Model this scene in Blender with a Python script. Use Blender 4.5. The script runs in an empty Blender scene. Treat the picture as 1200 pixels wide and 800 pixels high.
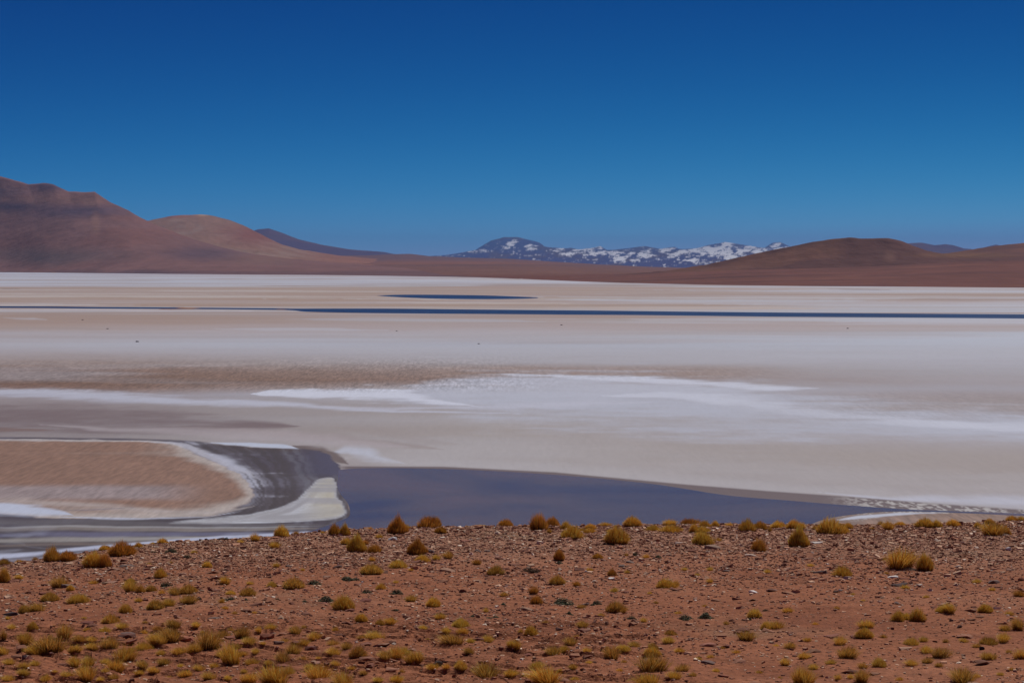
import bpy, math, random
import numpy as np
from mathutils import Vector, Euler
random.seed(7); rng = np.random.default_rng(7)
SC = bpy.context.scene
COL = SC.collection
R = math.radians

# ------------------------------------------------------------------ camera
H = 60.0                       # eye height above the salt flat (m)
FPX = 2333.0                   # 70 mm lens, in pixels of a 1200 px wide frame
PITCH = math.atan(88 / FPX)
cd = bpy.data.cameras.new('camera'); cam = bpy.data.objects.new('camera', cd); COL.objects.link(cam)
cd.lens = 70; cd.sensor_width = 36; cd.clip_start = 0.5; cd.clip_end = 400000
cam.location = (0, 0, H); cam.rotation_euler = (R(90) - PITCH, 0, 0)
SC.camera = cam
# ------------------------------------------------------------------ light
SUN_EL, SUN_AZ = 55.0, 32.0    # azimuth clockwise from the viewing direction (+Y)
w = bpy.data.worlds.new('World'); SC.world = w; w.use_nodes = True
nt = w.node_tree; bg = nt.nodes['Background']
sky = nt.nodes.new('ShaderNodeTexSky'); sky.sky_type = 'NISHITA'; sky.sun_disc = False
sky.sun_elevation = R(SUN_EL); sky.sun_rotation = R(SUN_AZ)
sky.altitude = 4300; sky.air_density = 1.0; sky.dust_density = 0.25; sky.ozone_density = 2.5
# polarised high-altitude blue: one response curve per channel over the whole sky
sep = nt.nodes.new('ShaderNodeSeparateColor'); cmb = nt.nodes.new('ShaderNodeCombineColor')
nt.links.new(sky.outputs[0], sep.inputs[0])
for ch, (gain, pw) in enumerate(((0.28, 4.6), (0.292, 2.5), (0.56, 1.25))):
    m0 = nt.nodes.new('ShaderNodeMath'); m0.operation = 'MULTIPLY'; m0.inputs[1].default_value = 0.12
    m1 = nt.nodes.new('ShaderNodeMath'); m1.operation = 'MINIMUM'; m1.inputs[1].default_value = 1.05
    m2 = nt.nodes.new('ShaderNodeMath'); m2.operation = 'POWER'; m2.inputs[1].default_value = pw
    m3 = nt.nodes.new('ShaderNodeMath'); m3.operation = 'MULTIPLY'; m3.inputs[1].default_value = gain / 0.12
    nt.links.new(sep.outputs[min(ch, 1)], m0.inputs[0]); nt.links.new(m0.outputs[0], m1.inputs[0]); nt.links.new(m1.outputs[0], m2.inputs[0]); nt.links.new(m2.outputs[0], m3.inputs[0]); nt.links.new(m3.outputs[0], cmb.inputs[ch])
nt.links.new(cmb.outputs[0], bg.inputs[0]); bg.inputs[1].default_value = 0.12
sl = bpy.data.lights.new('sun', 'SUN'); sl.energy = 3.2; sl.angle = R(0.53); sl.color = (1.0, 0.955, 0.9)
so = bpy.data.objects.new('sun', sl); COL.objects.link(so)
sd = Vector((math.sin(R(SUN_AZ)) * math.cos(R(SUN_EL)), math.cos(R(SUN_AZ)) * math.cos(R(SUN_EL)), math.sin(R(SUN_EL))))
so.rotation_euler = sd.to_track_quat('Z', 'Y').to_euler()
SC.view_settings.view_transform = 'Standard'; SC.view_settings.look = 'None'
SC.view_settings.exposure = -0.05; SC.view_settings.gamma = 1; SC.view_settings.use_curve_mapping = False

# ------------------------------------------------------------------ helpers
CP, SP = math.cos(PITCH), math.sin(PITCH)
def slope_of(px, py):
    """ray through a pixel of the 1200x800 photograph -> (x per metre of y, z per metre of y)"""
    a = (np.asarray(px, float) - 600) / FPX; b = (400 - np.asarray(py, float)) / FPX
    dy = CP + b * SP; dz = -SP + b * CP
    return a / dy, dz / dy
def flat(px, py):
    """pixel -> x, y on the salt flat (z = 0)"""
    u, v = slope_of(px, py); y = -H / v
    return u * y, y
def to_px(x, y, z):
    dz = z - H; f = y * CP - dz * SP; up = y * SP + dz * CP
    return 600 + FPX * x / f, 400 - FPX * up / f

def hash2(i, j, s):
    n = (i.astype(np.int64) * 374761393 + j.astype(np.int64) * 668265263 + s * 974634777) & 0xffffffff
    n = ((n ^ (n >> 13)) * 1274126177) & 0xffffffff
    return ((n ^ (n >> 16)) & 0xffff) / 65535.0
def vnoise(x, y, s=0):
    xi = np.floor(x); yi = np.floor(y); fx = x - xi; fy = y - yi
    fx = fx * fx * (3 - 2 * fx); fy = fy * fy * (3 - 2 * fy)
    a = hash2(xi, yi, s); b = hash2(xi + 1, yi, s); c = hash2(xi, yi + 1, s); d = hash2(xi + 1, yi + 1, s)
    return (a + (b - a) * fx) * (1 - fy) + (c + (d - c) * fx) * fy
def fbm(x, y, s=0, o=4, g=0.5):
    t = 0; a = 1; n = 0
    for k in range(o):
        t = t + a * vnoise(x * 2 ** k + 17.3 * k, y * 2 ** k - 9.1 * k, s + k); n += a; a *= g
    return t / n - 0.5                       # about -0.5 .. 0.5
def sm(e0, e1, x):
    t = np.clip((x - e0) / (e1 - e0), 0, 1); return t * t * (3 - 2 * t)
def lin(c):                                    # sRGB 0-255 -> linear
    c = np.asarray(c, float) / 255
    return np.where(c <= 0.04045, c / 12.92, ((c + 0.055) / 1.055) ** 2.4)

def mesh_from(name, V, F, mat=None, smooth=False, colors=None, attrs=None):
    """V (n,3), F (m,k) array -> object"""
    me = bpy.data.meshes.new(name)
    V = np.asarray(V, np.float32); F = np.asarray(F, np.int32)
    me.vertices.add(len(V)); me.vertices.foreach_set('co', V.ravel())
    k = F.shape[1]
    me.loops.add(F.size); me.loops.foreach_set('vertex_index', F.ravel())
    me.polygons.add(len(F)); me.polygons.foreach_set('loop_start', np.arange(0, F.size, k, dtype=np.int32))
    me.update(calc_edges=True); me.validate()
    me.polygons.foreach_set('use_smooth', np.full(len(me.polygons), smooth))
    if colors is not None:
        ca = me.color_attributes.new('tone', 'FLOAT_COLOR', 'POINT')
        c4 = np.ones((len(V), 4), np.float32); c4[:, :3] = colors; ca.data.foreach_set('color', c4.ravel())
    for an, av in (attrs or {}).items():
        a = me.attributes.new(an, 'FLOAT', 'POINT'); a.data.foreach_set('value', np.asarray(av, np.float32))
    if mat: me.materials.append(mat)
    return me
def obj(name, me, parent=None, kind=None):
    o = bpy.data.objects.new(name, me); COL.objects.link(o)
    if parent: o.parent = parent
    if kind: o['kind'] = kind
    return o
def tag(o, label, cat, group=None):
    o['label'] = label; o['category'] = cat
    if group: o['group'] = group
def grid_faces(nr, nc):
    i = np.arange(nr - 1)[:, None] * nc + np.arange(nc - 1)[None, :]
    return np.stack([i, i + 1, i + nc + 1, i + nc], -1).reshape(-1, 4)

# ------------------------------------------------------------------ materials
def mat(name, rough=0.9, spec=0.3, grain=(), bump=None, attr='tone', base=None, sub=0.0, objrand=0.0, speck=False, transl=0.0):
    m = bpy.data.materials.new(name); m.use_nodes = True; t = m.node_tree; N = t.nodes; L = t.links
    p = N['Principled BSDF']; p.inputs['Roughness'].default_value = rough; p.inputs['Specular IOR Level'].default_value = spec
    geo = N.new('ShaderNodeNewGeometry')
    if base is None:
        a = N.new('ShaderNodeAttribute'); a.attribute_name = attr; col = a.outputs['Color']
    else:
        a = N.new('ShaderNodeRGB'); a.outputs[0].default_value = (*base, 1); col = a.outputs[0]
    for sc, lo, hi, stretch in grain:          # multiply by noise
        mp = N.new('ShaderNodeMapping'); mp.inputs['Scale'].default_value = (sc, sc * stretch, sc)
        L.new(geo.outputs['Position'], mp.inputs[0])
        n = N.new('ShaderNodeTexNoise'); n.inputs['Scale'].default_value = 1; n.inputs['Detail'].default_value = 4
        L.new(mp.outputs[0], n.inputs['Vector'])
        mr = N.new('ShaderNodeMapRange'); mr.inputs[1].default_value = 0.3; mr.inputs[2].default_value = 0.7
        mr.inputs[3].default_value = lo; mr.inputs[4].default_value = hi
        L.new(n.outputs[0], mr.inputs[0])
        fac = mr.outputs[0]
        mx = N.new('ShaderNodeMix'); mx.data_type = 'RGBA'; mx.blend_type = 'MULTIPLY'; mx.inputs[0].default_value = 1
        if speck:
            sa = N.new('ShaderNodeAttribute'); sa.attribute_name = 'speck'; L.new(sa.outputs['Fac'], mx.inputs[0])
        L.new(col, mx.inputs[6]); L.new(fac, mx.inputs[7]); col = mx.outputs[2]
    if objrand:
        oi = N.new('ShaderNodeObjectInfo'); hs = N.new('ShaderNodeHueSaturation')
        m1 = N.new('ShaderNodeMapRange'); m1.inputs[3].default_value = 0.5 - objrand * .04; m1.inputs[4].default_value = 0.5 + objrand * .04
        m2 = N.new('ShaderNodeMapRange'); m2.inputs[3].default_value = 1 - objrand; m2.inputs[4].default_value = 1 + objrand
        fr = N.new('ShaderNodeMath'); fr.operation = 'FRACT'; ml = N.new('ShaderNodeMath'); ml.operation = 'MULTIPLY'; ml.inputs[1].default_value = 7.13
        L.new(oi.outputs['Random'], m1.inputs[0]); L.new(oi.outputs['Random'], ml.inputs[0]); L.new(ml.outputs[0], fr.inputs[0]); L.new(fr.outputs[0], m2.inputs[0])
        L.new(m1.outputs[0], hs.inputs['Hue']); L.new(m2.outputs[0], hs.inputs['Value']); L.new(col, hs.inputs['Color']); col = hs.outputs[0]
    L.new(col, p.inputs['Base Color'])
    if bump:
        prev = None
        for sc, st, di in bump:
            n = N.new('ShaderNodeTexNoise'); n.inputs['Scale'].default_value = sc; n.inputs['Detail'].default_value = 5
            L.new(geo.outputs['Position'], n.inputs['Vector'])
            b = N.new('ShaderNodeBump'); b.inputs['Strength'].default_value = st; b.inputs['Distance'].default_value = di
            L.new(n.outputs[0], b.inputs['Height'])
            if prev: L.new(prev.outputs[0], b.inputs['Normal'])
            prev = b
        L.new(prev.outputs[0], p.inputs['Normal'])
    if transl:
        tr = N.new('ShaderNodeBsdfTranslucent'); L.new(col, tr.inputs[0])
        mxs = N.new('ShaderNodeMixShader'); mxs.inputs[0].default_value = transl
        L.new(p.outputs[0], mxs.inputs[1]); L.new(tr.outputs[0], mxs.inputs[2]); L.new(mxs.outputs[0], N['Material Output'].inputs[0])
    return m

M_salt = mat('salt_crust', 0.75, 0.25, grain=((1.0, 0.70, 1.24, 0.12), (0.42, 0.74, 1.22, 0.10), (0.06, 0.88, 1.12, 0.35)), speck=True)
M_soil = mat('red_soil', 0.95, 0.15, grain=((1.6, 0.86, 1.16, 1), (9.0, 0.74, 1.24, 1)), bump=((6, 0.5, 0.10), (22, 0.6, 0.05)))
M_stone = mat('weathered_stone', 0.9, 0.2, grain=((14, 0.82, 1.15, 1),))
M_stone_obj = mat('loose_stone', 0.9, 0.2, grain=((14, 0.82, 1.15, 1),), objrand=0.22)
M_grass = mat('dry_grass', 0.7, 0.15, objrand=0.13, transl=0.3)
M_cush = mat('cushion_leaf', 0.8, 0.1, objrand=0.12, transl=0.1)
M_mtn = mat('mountain_rock', 0.95, 0.1, grain=((0.002, 0.9, 1.1, .5), (0.012, 0.90, 1.10, .4)), bump=((0.0025, 0.35, 90), (0.010, 0.3, 25)))
M_base = mat('dry_plain', 0.95, 0.1, base=tuple(lin((120, 85, 72))))
def water(name, base, rough, bump_s):
    m = mat(name, rough, 0.5, base=base, grain=((0.012, 0.72, 1.12, 1.6), (0.05, 0.9, 1.1, 0.4)))
    N = m.node_tree.nodes; L = m.node_tree.links; p = N['Principled BSDF']; p.inputs['IOR'].default_value = 1.33
    g = N.new('ShaderNodeNewGeometry'); n = N.new('ShaderNodeTexNoise'); n.inputs['Scale'].default_value = 1.3; n.inputs['Detail'].default_value = 3
    L.new(g.outputs['Position'], n.inputs['Vector'])
    b = N.new('ShaderNodeBump'); b.inputs['Strength'].default_value = 1; b.inputs['Distance'].default_value = bump_s
    L.new(n.outputs[0], b.inputs['Height']); L.new(b.outputs[0], p.inputs['Normal'])
    return m
M_lagoon = water('lagoon_water', tuple(lin((94, 84, 88))), 0.22, 0.15)
_t = M_lagoon.node_tree; _p = _t.nodes['Principled BSDF']; _g = _t.nodes.new('ShaderNodeNewGeometry')
_m = _t.nodes.new('ShaderNodeMapping'); _m.inputs['Scale'].default_value = (0.011, 0.0075, 1); _t.links.new(_g.outputs['Position'], _m.inputs[0])
_n = _t.nodes.new('ShaderNodeTexNoise'); _n.inputs['Scale'].default_value = 1; _n.inputs['Detail'].default_value = 6; _n.inputs['Distortion'].default_value = .8; _t.links.new(_m.outputs[0], _n.inputs['Vector'])
_r = _t.nodes.new('ShaderNodeValToRGB'); _e = _r.color_ramp.elements          # brownish shallows over blue deeps
_e[0].position = .36; _e[0].color = (*lin((82, 76, 90)), 1); _e[1].position = .66; _e[1].color = (*lin((128, 106, 96)), 1)
_k = _e.new(.5); _k.color = (*lin((110, 96, 92)), 1)
_t.links.new(_n.outputs[0], _r.inputs[0]); _t.links.new(_r.outputs[0], _p.inputs['Base Color'])
M_river = water('river_water', tuple(lin((40, 62, 96))), 0.3, 0.35)

# ------------------------------------------------------------------ plains under everything
v = [(-36000, -3000, -3), (36000, -3000, -3), (36000, 110000, -3), (-36000, 110000, -3)]
obj('terrain', mesh_from('terrain', v, [(0, 1, 2, 3)], M_base), kind='structure')

# ------------------------------------------------------------------ salt flat: one sheet, real ground colours
K = 1.17                                     # photo tone -> albedo (the exposure takes the rest)
def C(r, g, b):
    k = 0.945 if min(r, g, b) > 175 else 1.0
    return lin((r * k, g * k * 1.012, b * k * 1.02)) * K
def poly_sd(px, py, P):
    """signed distance (px, positive inside) to a closed polygon"""
    P = np.asarray(P, float); n = len(P); d = np.full(px.shape, 1e9); ins = np.zeros(px.shape, bool)
    for i in range(n):
        ax, ay = P[i]; bx, by = P[(i + 1) % n]
        ex, ey = bx - ax, by - ay; t = np.clip(((px - ax) * ex + (py - ay) * ey) / (ex * ex + ey * ey + 1e-9), 0, 1)
        d = np.minimum(d, np.hypot(px - ax - t * ex, (py - ay - t * ey) * 1.0))
        c = ((ay > py) != (by > py)) & (px < (bx - ax) * (py - ay) / (by - ay + 1e-12) + ax); ins ^= c
    return np.where(ins, d, -d)
def curve(pts, n=6):
    """Catmull-Rom through points"""
    P = [np.array(p, float) for p in pts]; out = []
    for i in range(len(P) - 1):
        p0 = P[max(i - 1, 0)]; p1 = P[i]; p2 = P[i + 1]; p3 = P[min(i + 2, len(P) - 1)]
        for k in range(n):
            t = k / n
            out.append(0.5 * ((2 * p1) + (-p0 + p2) * t + (2 * p0 - 5 * p1 + 4 * p2 - p3) * t * t + (-p0 + 3 * p1 - 3 * p2 + p3) * t ** 3))
    out.append(P[-1]); return [tuple(p) for p in out]

# photo-referenced outlines (all are turned into ground positions by flat())
LOBE_TOP = curve([(-400, 512), (0, 514), (100, 515), (190, 518), (215, 523), (238, 533), (262, 545), (282, 560), (294, 575), (291, 586), (270, 596), (230, 602), (150, 606), (80, 608), (40, 606), (0, 603), (-400, 596)])
CH_OUT = curve([(-400, 509), (0, 511.5), (120, 513), (200, 515.5), (260, 520), (320, 524), (370, 527), (388, 536), (396, 545)])
CH_IN = LOBE_TOP
WHITE = curve([(388, 560), (392, 575), (402, 588), (403, 601), (385, 607), (330, 611), (270, 614), (196, 613), (255, 607), (300, 601), (335, 591), (355, 578), (374, 563), (388, 560)])
rows = np.concatenate([np.linspace(315.2, 345, 90)[:-1], np.linspace(345, 385, 70)[:-1], np.linspace(385, 665, 330)[:-1], np.linspace(665, 900, 14)])
cols = np.concatenate([np.linspace(-900, -30, 24)[:-1], np.linspace(-30, 1230, 540), np.linspace(1230, 2100, 24)[1:]])
PY, PX = np.meshgrid(rows, cols, indexing='ij')
X, Y = flat(PX, PY)
# natural wobble of every boundary, by ground noise
wob = fbm(X / 160, Y / 160, 3, 5)
wobs = fbm(X / 25, Y / 60, 9, 4)
fary = np.clip((PY - 312) / 140, 0.1, 1.6)
qy = PY + (wob * 9 + wobs * 3.5) * fary
qx = PX + (fbm(X / 120, Y / 120, 13, 5) * 30 + fbm(X / 14, Y / 30, 19, 3) * 12)
# base tones
ky = np.array([312, 320, 328, 334, 338, 346, 352, 358, 366, 374, 380, 390, 402, 412, 424, 434, 446, 455, 462, 475, 490, 510, 530, 550, 575, 600, 640, 900])
base_l = np.array([(172,164,172),(176,172,180),(184,184,194),(180,178,188),(162,140,130),(166,144,132),(160,134,122),(158,134,122),(168,158,158),(160,140,132),(160,144,138),(164,161,168),(164,160,166),(158,148,150),(144,124,116),(126,98,84),(116,87,70),(126,96,82),(150,140,144),(146,134,134),(136,124,124),(150,140,140),(150,136,132),(140,124,120),(135,120,116),(140,130,130),(150,140,140),(150,140,140)])
base_m = np.array([(160,120,110),(165,130,118),(182,172,172),(180,182,190),(168,150,140),(190,192,200),(168,146,132),(166,142,128),(168,160,164),(168,160,160),(166,164,170),(164,162,168),(162,160,168),(162,157,162),(162,155,158),(142,122,114),(130,104,92),(170,166,172),(176,174,182),(164,156,156),(166,156,152),(168,158,153),(168,158,152),(164,154,150),(160,150,148),(130,112,104),(128,104,94),(128,104,94)])
base_r = np.array([(150,100,90),(150,100,90),(160,140,140),(180,176,184),(188,186,194),(170,156,152),(188,187,195),(176,168,170),(168,164,170),(172,172,180),(168,168,176),(166,166,174),(166,165,173),(165,161,167),(163,158,164),(160,155,160),(158,150,154),(158,151,156),(157,147,150),(156,145,145),(158,150,155),(168,160,164),(166,156,152),(166,156,152),(168,160,160),(128,108,98),(128,100,90),(128,100,90)])
def rowtone(tab):
    return np.stack([np.interp(qy, ky, tab[:, c]) for c in range(3)], -1)
adj = np.interp(PY, [360, 385, 420, 460, 500, 560, 640], [1.0, 1.07, 1.03, .98, .945, .935, .97])[..., None] * np.stack([np.full_like(PY, .985), np.interp(PY, [400, 500, 560], [1.02, .995, .985]), np.interp(PY, [400, 500, 560], [1.045, 1.012, 1.0])], -1)
xl = np.interp(qx + wob * 260, [-200, 60, 560, 1140, 1500], [0, 0, 1, 2, 2])[..., None]
tone = np.where(xl < 1, rowtone(base_l) * (1 - xl) + rowtone(base_m) * xl, rowtone(base_m) * (2 - xl) + rowtone(base_r) * (xl - 1))
tone = tone * adj
col_ = lin(tone) * K
speckle = np.full(PX.shape, 0.10)
def paint(mask, rgb, sp=None):
    global col_, speckle
    m = np.clip(mask, 0, 1)[..., None]
    col_ = col_ * (1 - m) + C(*rgb) * m
    if sp is not None: speckle = speckle * (1 - m[..., 0]) + sp * m[..., 0]
FRAY = fbm(X / 75, Y / 30, 141, 5, .6) + .45 * fbm(X / 9, Y / 9, 143, 4)
FR2 = fbm(X / 18, Y / 32, 145, 5, .6)
def band(pts, soft_lo, rgb, amt=1.0, sp=None, x=None, n2=0.0):
    """pts: (x, y, halfheight) spine of a streak"""
    p = np.array(pts, float); cy = np.interp(qx, p[:, 0], p[:, 1]); hh = np.interp(qx, p[:, 0], p[:, 2], left=0, right=0)
    d = np.abs(qy - cy) / np.maximum(hh, 1e-3) + FRAY * 2.0 * np.clip(PY - 380, 0, 60) / 60
    m = (1 - sm(.75 - soft_lo * .9, 1.05 + soft_lo * .7, d)) * (hh > 0.02) * amt
    if n2: m = m * np.clip(1 + n2 * 2 * fbm(X / 60, Y / 200, 31, 4), 0, 1)
    paint(m, rgb, sp)
# far streaks between the shore and the river (noise by ground position)
far = sm(420, 372, PY)
st = fbm(X / 900, Y / 330, 41, 5)
paint(far * sm(0.05, 0.16, st) * 0.8, (190, 190, 202))
paint(far * sm(0.04, 0.16, fbm(X / 1300, Y / 420, 47, 5)) * 0.75, (156, 132, 122))
paint(sm(378, 366, PY) * sm(321, 327, PY) * sm(0.0, 0.09, fbm(X / 1900, Y / 170, 49, 5, .7)) * 0.75, (146, 120, 108))
paint(sm(378, 366, PY) * sm(0.04, 0.12, fbm(X / 1900, Y / 150, 50, 5, .7)) * 0.8, (194, 194, 206))
tb = sm(335.8, 337.6, qy) * sm(359.5, 357.5, qy) * np.interp(qx, [500, 900, 1200], [1, .75, .45]) * (1 - .5 * sm(343.6, 344.4, qy) * sm(348, 347, qy) * sm(440, 520, qx))
paint(tb * .8 * np.clip(1 + 2.2 * fbm(X / 1900, Y / 200, 57, 4), .25, 1), (158, 135, 122))
paint(sm(371, 373, qy) * sm(381, 377, qy) * sm(560, 300, qx) * .6, (154, 132, 122))
# mid flat: gentle broad streaks
midm = sm(372, 400, PY) * sm(600, 520, PY)
s2 = fbm(X / 260, Y / 120, 53, 5)
paint(midm * sm(0.0, 0.3, s2) * 0.35, (182, 182, 192))
paint(midm * sm(0.0, 0.3, -s2) * 0.28, (146, 132, 130))
# speckled brown belt
belt = sm(412, 432, qy) * sm(462, 452, qy) * sm(720, 480, qx); speckle = speckle + belt * 1.0
belt2 = sm(425, 436, qy) * sm(447, 440, qy) * sm(980, 800, qx) * sm(480, 560, qx); paint(belt2 * 0.55, (144, 120, 108), 0.8)
belt3 = sm(455, 465, qy) * sm(492, 484, qy) * sm(900, 1050, qx); paint(belt3 * 0.4, (142, 126, 122), 0.6)
# stripes in the far salt
for x0, x1, y, hh, c, a in ((-300, 420, 322.0, .8, (170,160,168), .8), (-300, 40, 337.6, .8, (84, 74, 76), .9), (-300, 700, 331, 3.2, (184, 184, 194), .55), (-300, 560, 347.5, 1.2, (186, 178, 174), .6), (100, 500, 341, .9, (184, 174, 168), .6),
                            (470, 900, 337.5, 2.0, (160, 136, 126), .65), (760, 1500, 341.5, 1.8, (188, 188, 198), .8), (-300, 330, 344.5, .7, (182, 172, 168), .7), (300, 900, 350.8, .8, (190, 184, 184), .7), (-300, 500, 340.2, .7, (176, 164, 160), .6), (600, 1150, 349, .9, (188, 184, 188), .7), (430, 700, 354.8, 1.0, (190, 180, 174), .6),
                            (700, 1500, 345.6, 1.2, (156, 136, 126), .6), (950, 1500, 351.5, 1.5, (148, 126, 116), .85), (820, 1500, 357.5, 2.2, (188, 188, 198), .7),
                            (640, 1050, 352.3, 2.0, (186, 188, 198), .7), (960, 1060, 339.4, .6, (130, 118, 120), .8), (640, 1000, 361, 1.6, (180, 160, 148), .7),
                            (-300, 200, 357, 1.0, (190, 184, 186), .8), (-300, 320, 363.5, 1.4, (180, 172, 176), .8), (-300, 330, 371, 4.0, (154, 132, 122), .75),
                            (240, 460, 386, 1.8, (186, 186, 196), .6), (330, 640, 375, 2.4, (178, 178, 188), .5), (0, 60, 373.5, .8, (186, 184, 192), .6),
                            (660, 760, 374.5, 1.0, (150, 136, 130), .5), (960, 1500, 378.0, 2.0, (186, 186, 196), .5), (-300, 150, 385, 2.0, (154, 138, 132), .5)):
    band([(x0, y - 1.2, 0), (x0 + (x1 - x0) * .3, y - .4, hh), (x0 + (x1 - x0) * .7, y, hh), (x1, y + .8, 0)], 0.7, c, a)
band([(430, 465, 0), (560, 468, 22), (760, 470, 26), (900, 480, 24), (1100, 494, 16), (1300, 505, 12)], 1.0, (182, 184, 198), .95, n2=.3)
band([(380, 540, 0), (560, 530, 12), (800, 545, 16), (1100, 565, 18), (1400, 580, 14)], 1.0, (166, 160, 162), .5, n2=.8)
# white tongues in the middle distance
band([(-400, 459, 4), (0, 461, 5), (100, 463, 5.5), (200, 468, 5), (300, 474, 4), (450, 481, 2.5), (620, 484, 0)], 0.7, (188, 189, 204), .9)
band([(288, 462, 0), (310, 461, 4), (370, 462, 8.5), (430, 463, 9), (475, 464, 6), (520, 470, 3), (560, 476, 0)], 0.35, (206, 208, 222), 1.0)
band([(300, 474, 0), (340, 476, 2), (470, 477, 3), (600, 474, 4), (700, 470, 3), (780, 470, 0)], 0.8, (190, 190, 204), .8)
band([(470, 452, 0), (540, 456, 9), (640, 452, 12), (740, 452, 11), (820, 456, 8), (900, 466, 4), (960, 474, 0)], 0.75, (186, 187, 200), .8, n2=.8)
band([(560, 440, 0), (620, 441, 1.8), (720, 443, 2.5), (800, 448, 3.5), (880, 453, 3.5), (950, 454, 1.5), (965, 455, 0)], 0.6, (202, 204, 218), .95, n2=.6)
band([(700, 462, 0), (800, 464, 3.5), (870, 470, 6), (960, 482, 5.5), (1040, 490, 4), (1200, 499, 3.5), (1600, 515, 3)], 0.6, (198, 200, 214), .95, n2=.7)
# grey brown wedges left of centre
band([(-400, 488, 15), (0, 489, 15), (120, 491, 15), (220, 495, 11), (290, 498, 5), (350, 499, 0)], 1.0, (112, 96, 98), .95)
band([(200, 500, 0), (300, 506, 2.5), (400, 514, 4), (470, 522, 3), (520, 528, 0)], 1.0, (142, 128, 126), .6)
band([(380, 500, 0), (440, 506, 4), (480, 514, 7), (540, 522, 0)], .9, (146, 134, 132), .35)
band([(-400, 503, 2), (0, 502, 2), (40, 503, 1.5), (60, 504, 0)], .5, (118, 96, 92), .8)
band([(40, 497, 0), (200, 505, 4), (330, 512, 6), (420, 520, 5), (480, 524, 0)], .8, (166, 156, 160), .6)
band([(384, 533, 0), (405, 529, 4), (432, 534, 7), (452, 540, 4), (480, 545, 0)], .9, (192, 195, 210), .8, n2=1)
band([(240, 519, 0), (290, 521, 2), (330, 524, 2), (352, 527, 0)], .5, (188, 194, 212), 1)
band([(340, 523, 0), (375, 530, 6), (398, 541, 4), (410, 546, 0)], .6, (96, 80, 78), .9)
# pale rim along the far side of the lagoon and to the right
rim = np.interp(PX, [420, 520, 650, 800, 900, 1000, 1100, 1200, 1400], [544, 546, 552, 566, 574, 581, 589, 596, 606])
paint(sm(16, 2, rim - PY) * sm(-6, 0, rim - PY + 5) * sm(420, 480, PX) * 0.5, (184, 180, 184))
band([(950, 575, 0), (1040, 583, 3), (1150, 584, 9), (1300, 596, 12), (1600, 610, 12)], .8, (190, 190, 204), .85, n2=.8)
wetw = np.interp(PX, [400, 700, 850, 1000, 1060, 1200], [1.6, 3, 8, 12, 10, 5])
wet = np.interp(PX, [380, 520, 650, 800, 900, 1000, 1100, 1200, 1400], [546, 546.5, 553, 567, 575, 582, 590, 597, 607])
paint(sm(-1, 1.0, PY - wet) * sm(4, 0, PY - wet - wetw) * sm(390, 410, PX), (100, 86, 88))
crust = sm(0.0, 0.08, fbm(X / 1.3, Y / 5, 61, 4, .8)) * sm(960, 1030, PX) * sm(-1, 2, PY - wet) * sm(620, 603, PY)
paint(crust * .9, (184, 178, 176))
band([(975, 609, 0), (1000, 605.5, 2.2), (1040, 601.6, 1.8), (1075, 599.6, 1.0), (1100, 599, 0)], .4, (190, 192, 206), 1)
# ---- the inner bank (pinkish, speckled), its channel, the white spit
sdL = poly_sd(qx * .35 + PX * .65, qy * .35 + PY * .65, LOBE_TOP) + FRAY * 13 * np.interp(PY, [510, 530], [.1, 1])
chan = poly_sd(qx * .2 + PX * .8, qy * .25 + PY * .75, CH_OUT + [(404, 560), (410, 605), (400, 700), (-400, 720)]) + FRAY * 8 * np.interp(PX, [150, 300], [.2, 1])
paint(sm(-1, 1.5, chan), (70, 61, 71), 0.2)
low = sm(-1, 1.5, chan)
paint(low * sm(0.0, 0.2, fbm(X / 55, Y / 30, 71, 5)) * 0.6, (72, 63, 64))
paint(low * sm(0.02, 0.2, fbm(X / 30, Y / 26, 73, 5)) * sm(610, 560, PY) * sm(395, 340, PX) * 0.6, (104, 100, 114))
paint(low * sm(5, 1.5, chan) * sm(230, 300, PX) * .7, (74, 58, 56))
sw = np.abs(fbm(X / 60, Y / 60, 151, 5)) * 2
paint(low * sm(.10, .02, sw) * sm(215, 260, PX) * sm(345, 320, PX) * sm(525, 540, PY) * .7, (140, 138, 152))
paint(low * sm(-26, -2, sdL) * sm(200, 240, PX) * sm(600, 585, PY) * (.55 + FR2 * 2), (120, 116, 130))
paint(low * sm(-26, -2, sdL) * sm(200, 240, PX) * sm(590, 575, PY) * sm(.0, .10, FR2) * .8, (168, 168, 182))
flow = fbm((-sdL + 3 * FR2) / 5.5, PX / 420 + PY / 260, 191, 4, .62)
outl = low * sm(-.5, -2.5, sdL)
paint(outl * sm(.02, .16, flow) * .38, (112, 112, 122))
paint(outl * sm(.02, .16, -flow) * .75, (62, 53, 56))
paint(outl * sm(-22, -12, sdL) * sm(.17, .24, flow) * .8, (172, 172, 184))
paint(low * sm(330, 388, PX + 14 * FR2) * sm(563, 553, PY) * .95, (68, 64, 86))
lob = sm(-0.6, 2.5, sdL)
paint(lob, (133, 102, 87), 0.6)
paint(sm(-.6, .2, sdL) * sm(2.6, 1.4, sdL) * sm(528, 522, PY) * .8, (176, 168, 168))
paint(lob * sm(3, 9, sdL) * sm(563, 571, qy) * sm(588, 580, qy) * sm(250, 160, qx) * 0.6, (150, 142, 148))
paint(lob * sm(16, 3, sdL * np.interp(PY, [515, 522, 530, 560], [3, 2, 1, 1])) * sm(512, 560, PX * 0 + PY + sm(150, 260, PX) * 40) * 0.75, (178, 170, 166), .4)
band([(-400, 584, 4), (0, 585, 5), (80, 590, 6), (170, 597, 4), (250, 600, 3), (300, 590, 0)], .8, (172, 162, 160), .7, sp=.2)
band([(-400, 592, 6), (0, 595, 7), (40, 598, 7.5), (68, 601, 3), (80, 603, 0)], .5, (190, 196, 216), .95, sp=.1)
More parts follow.
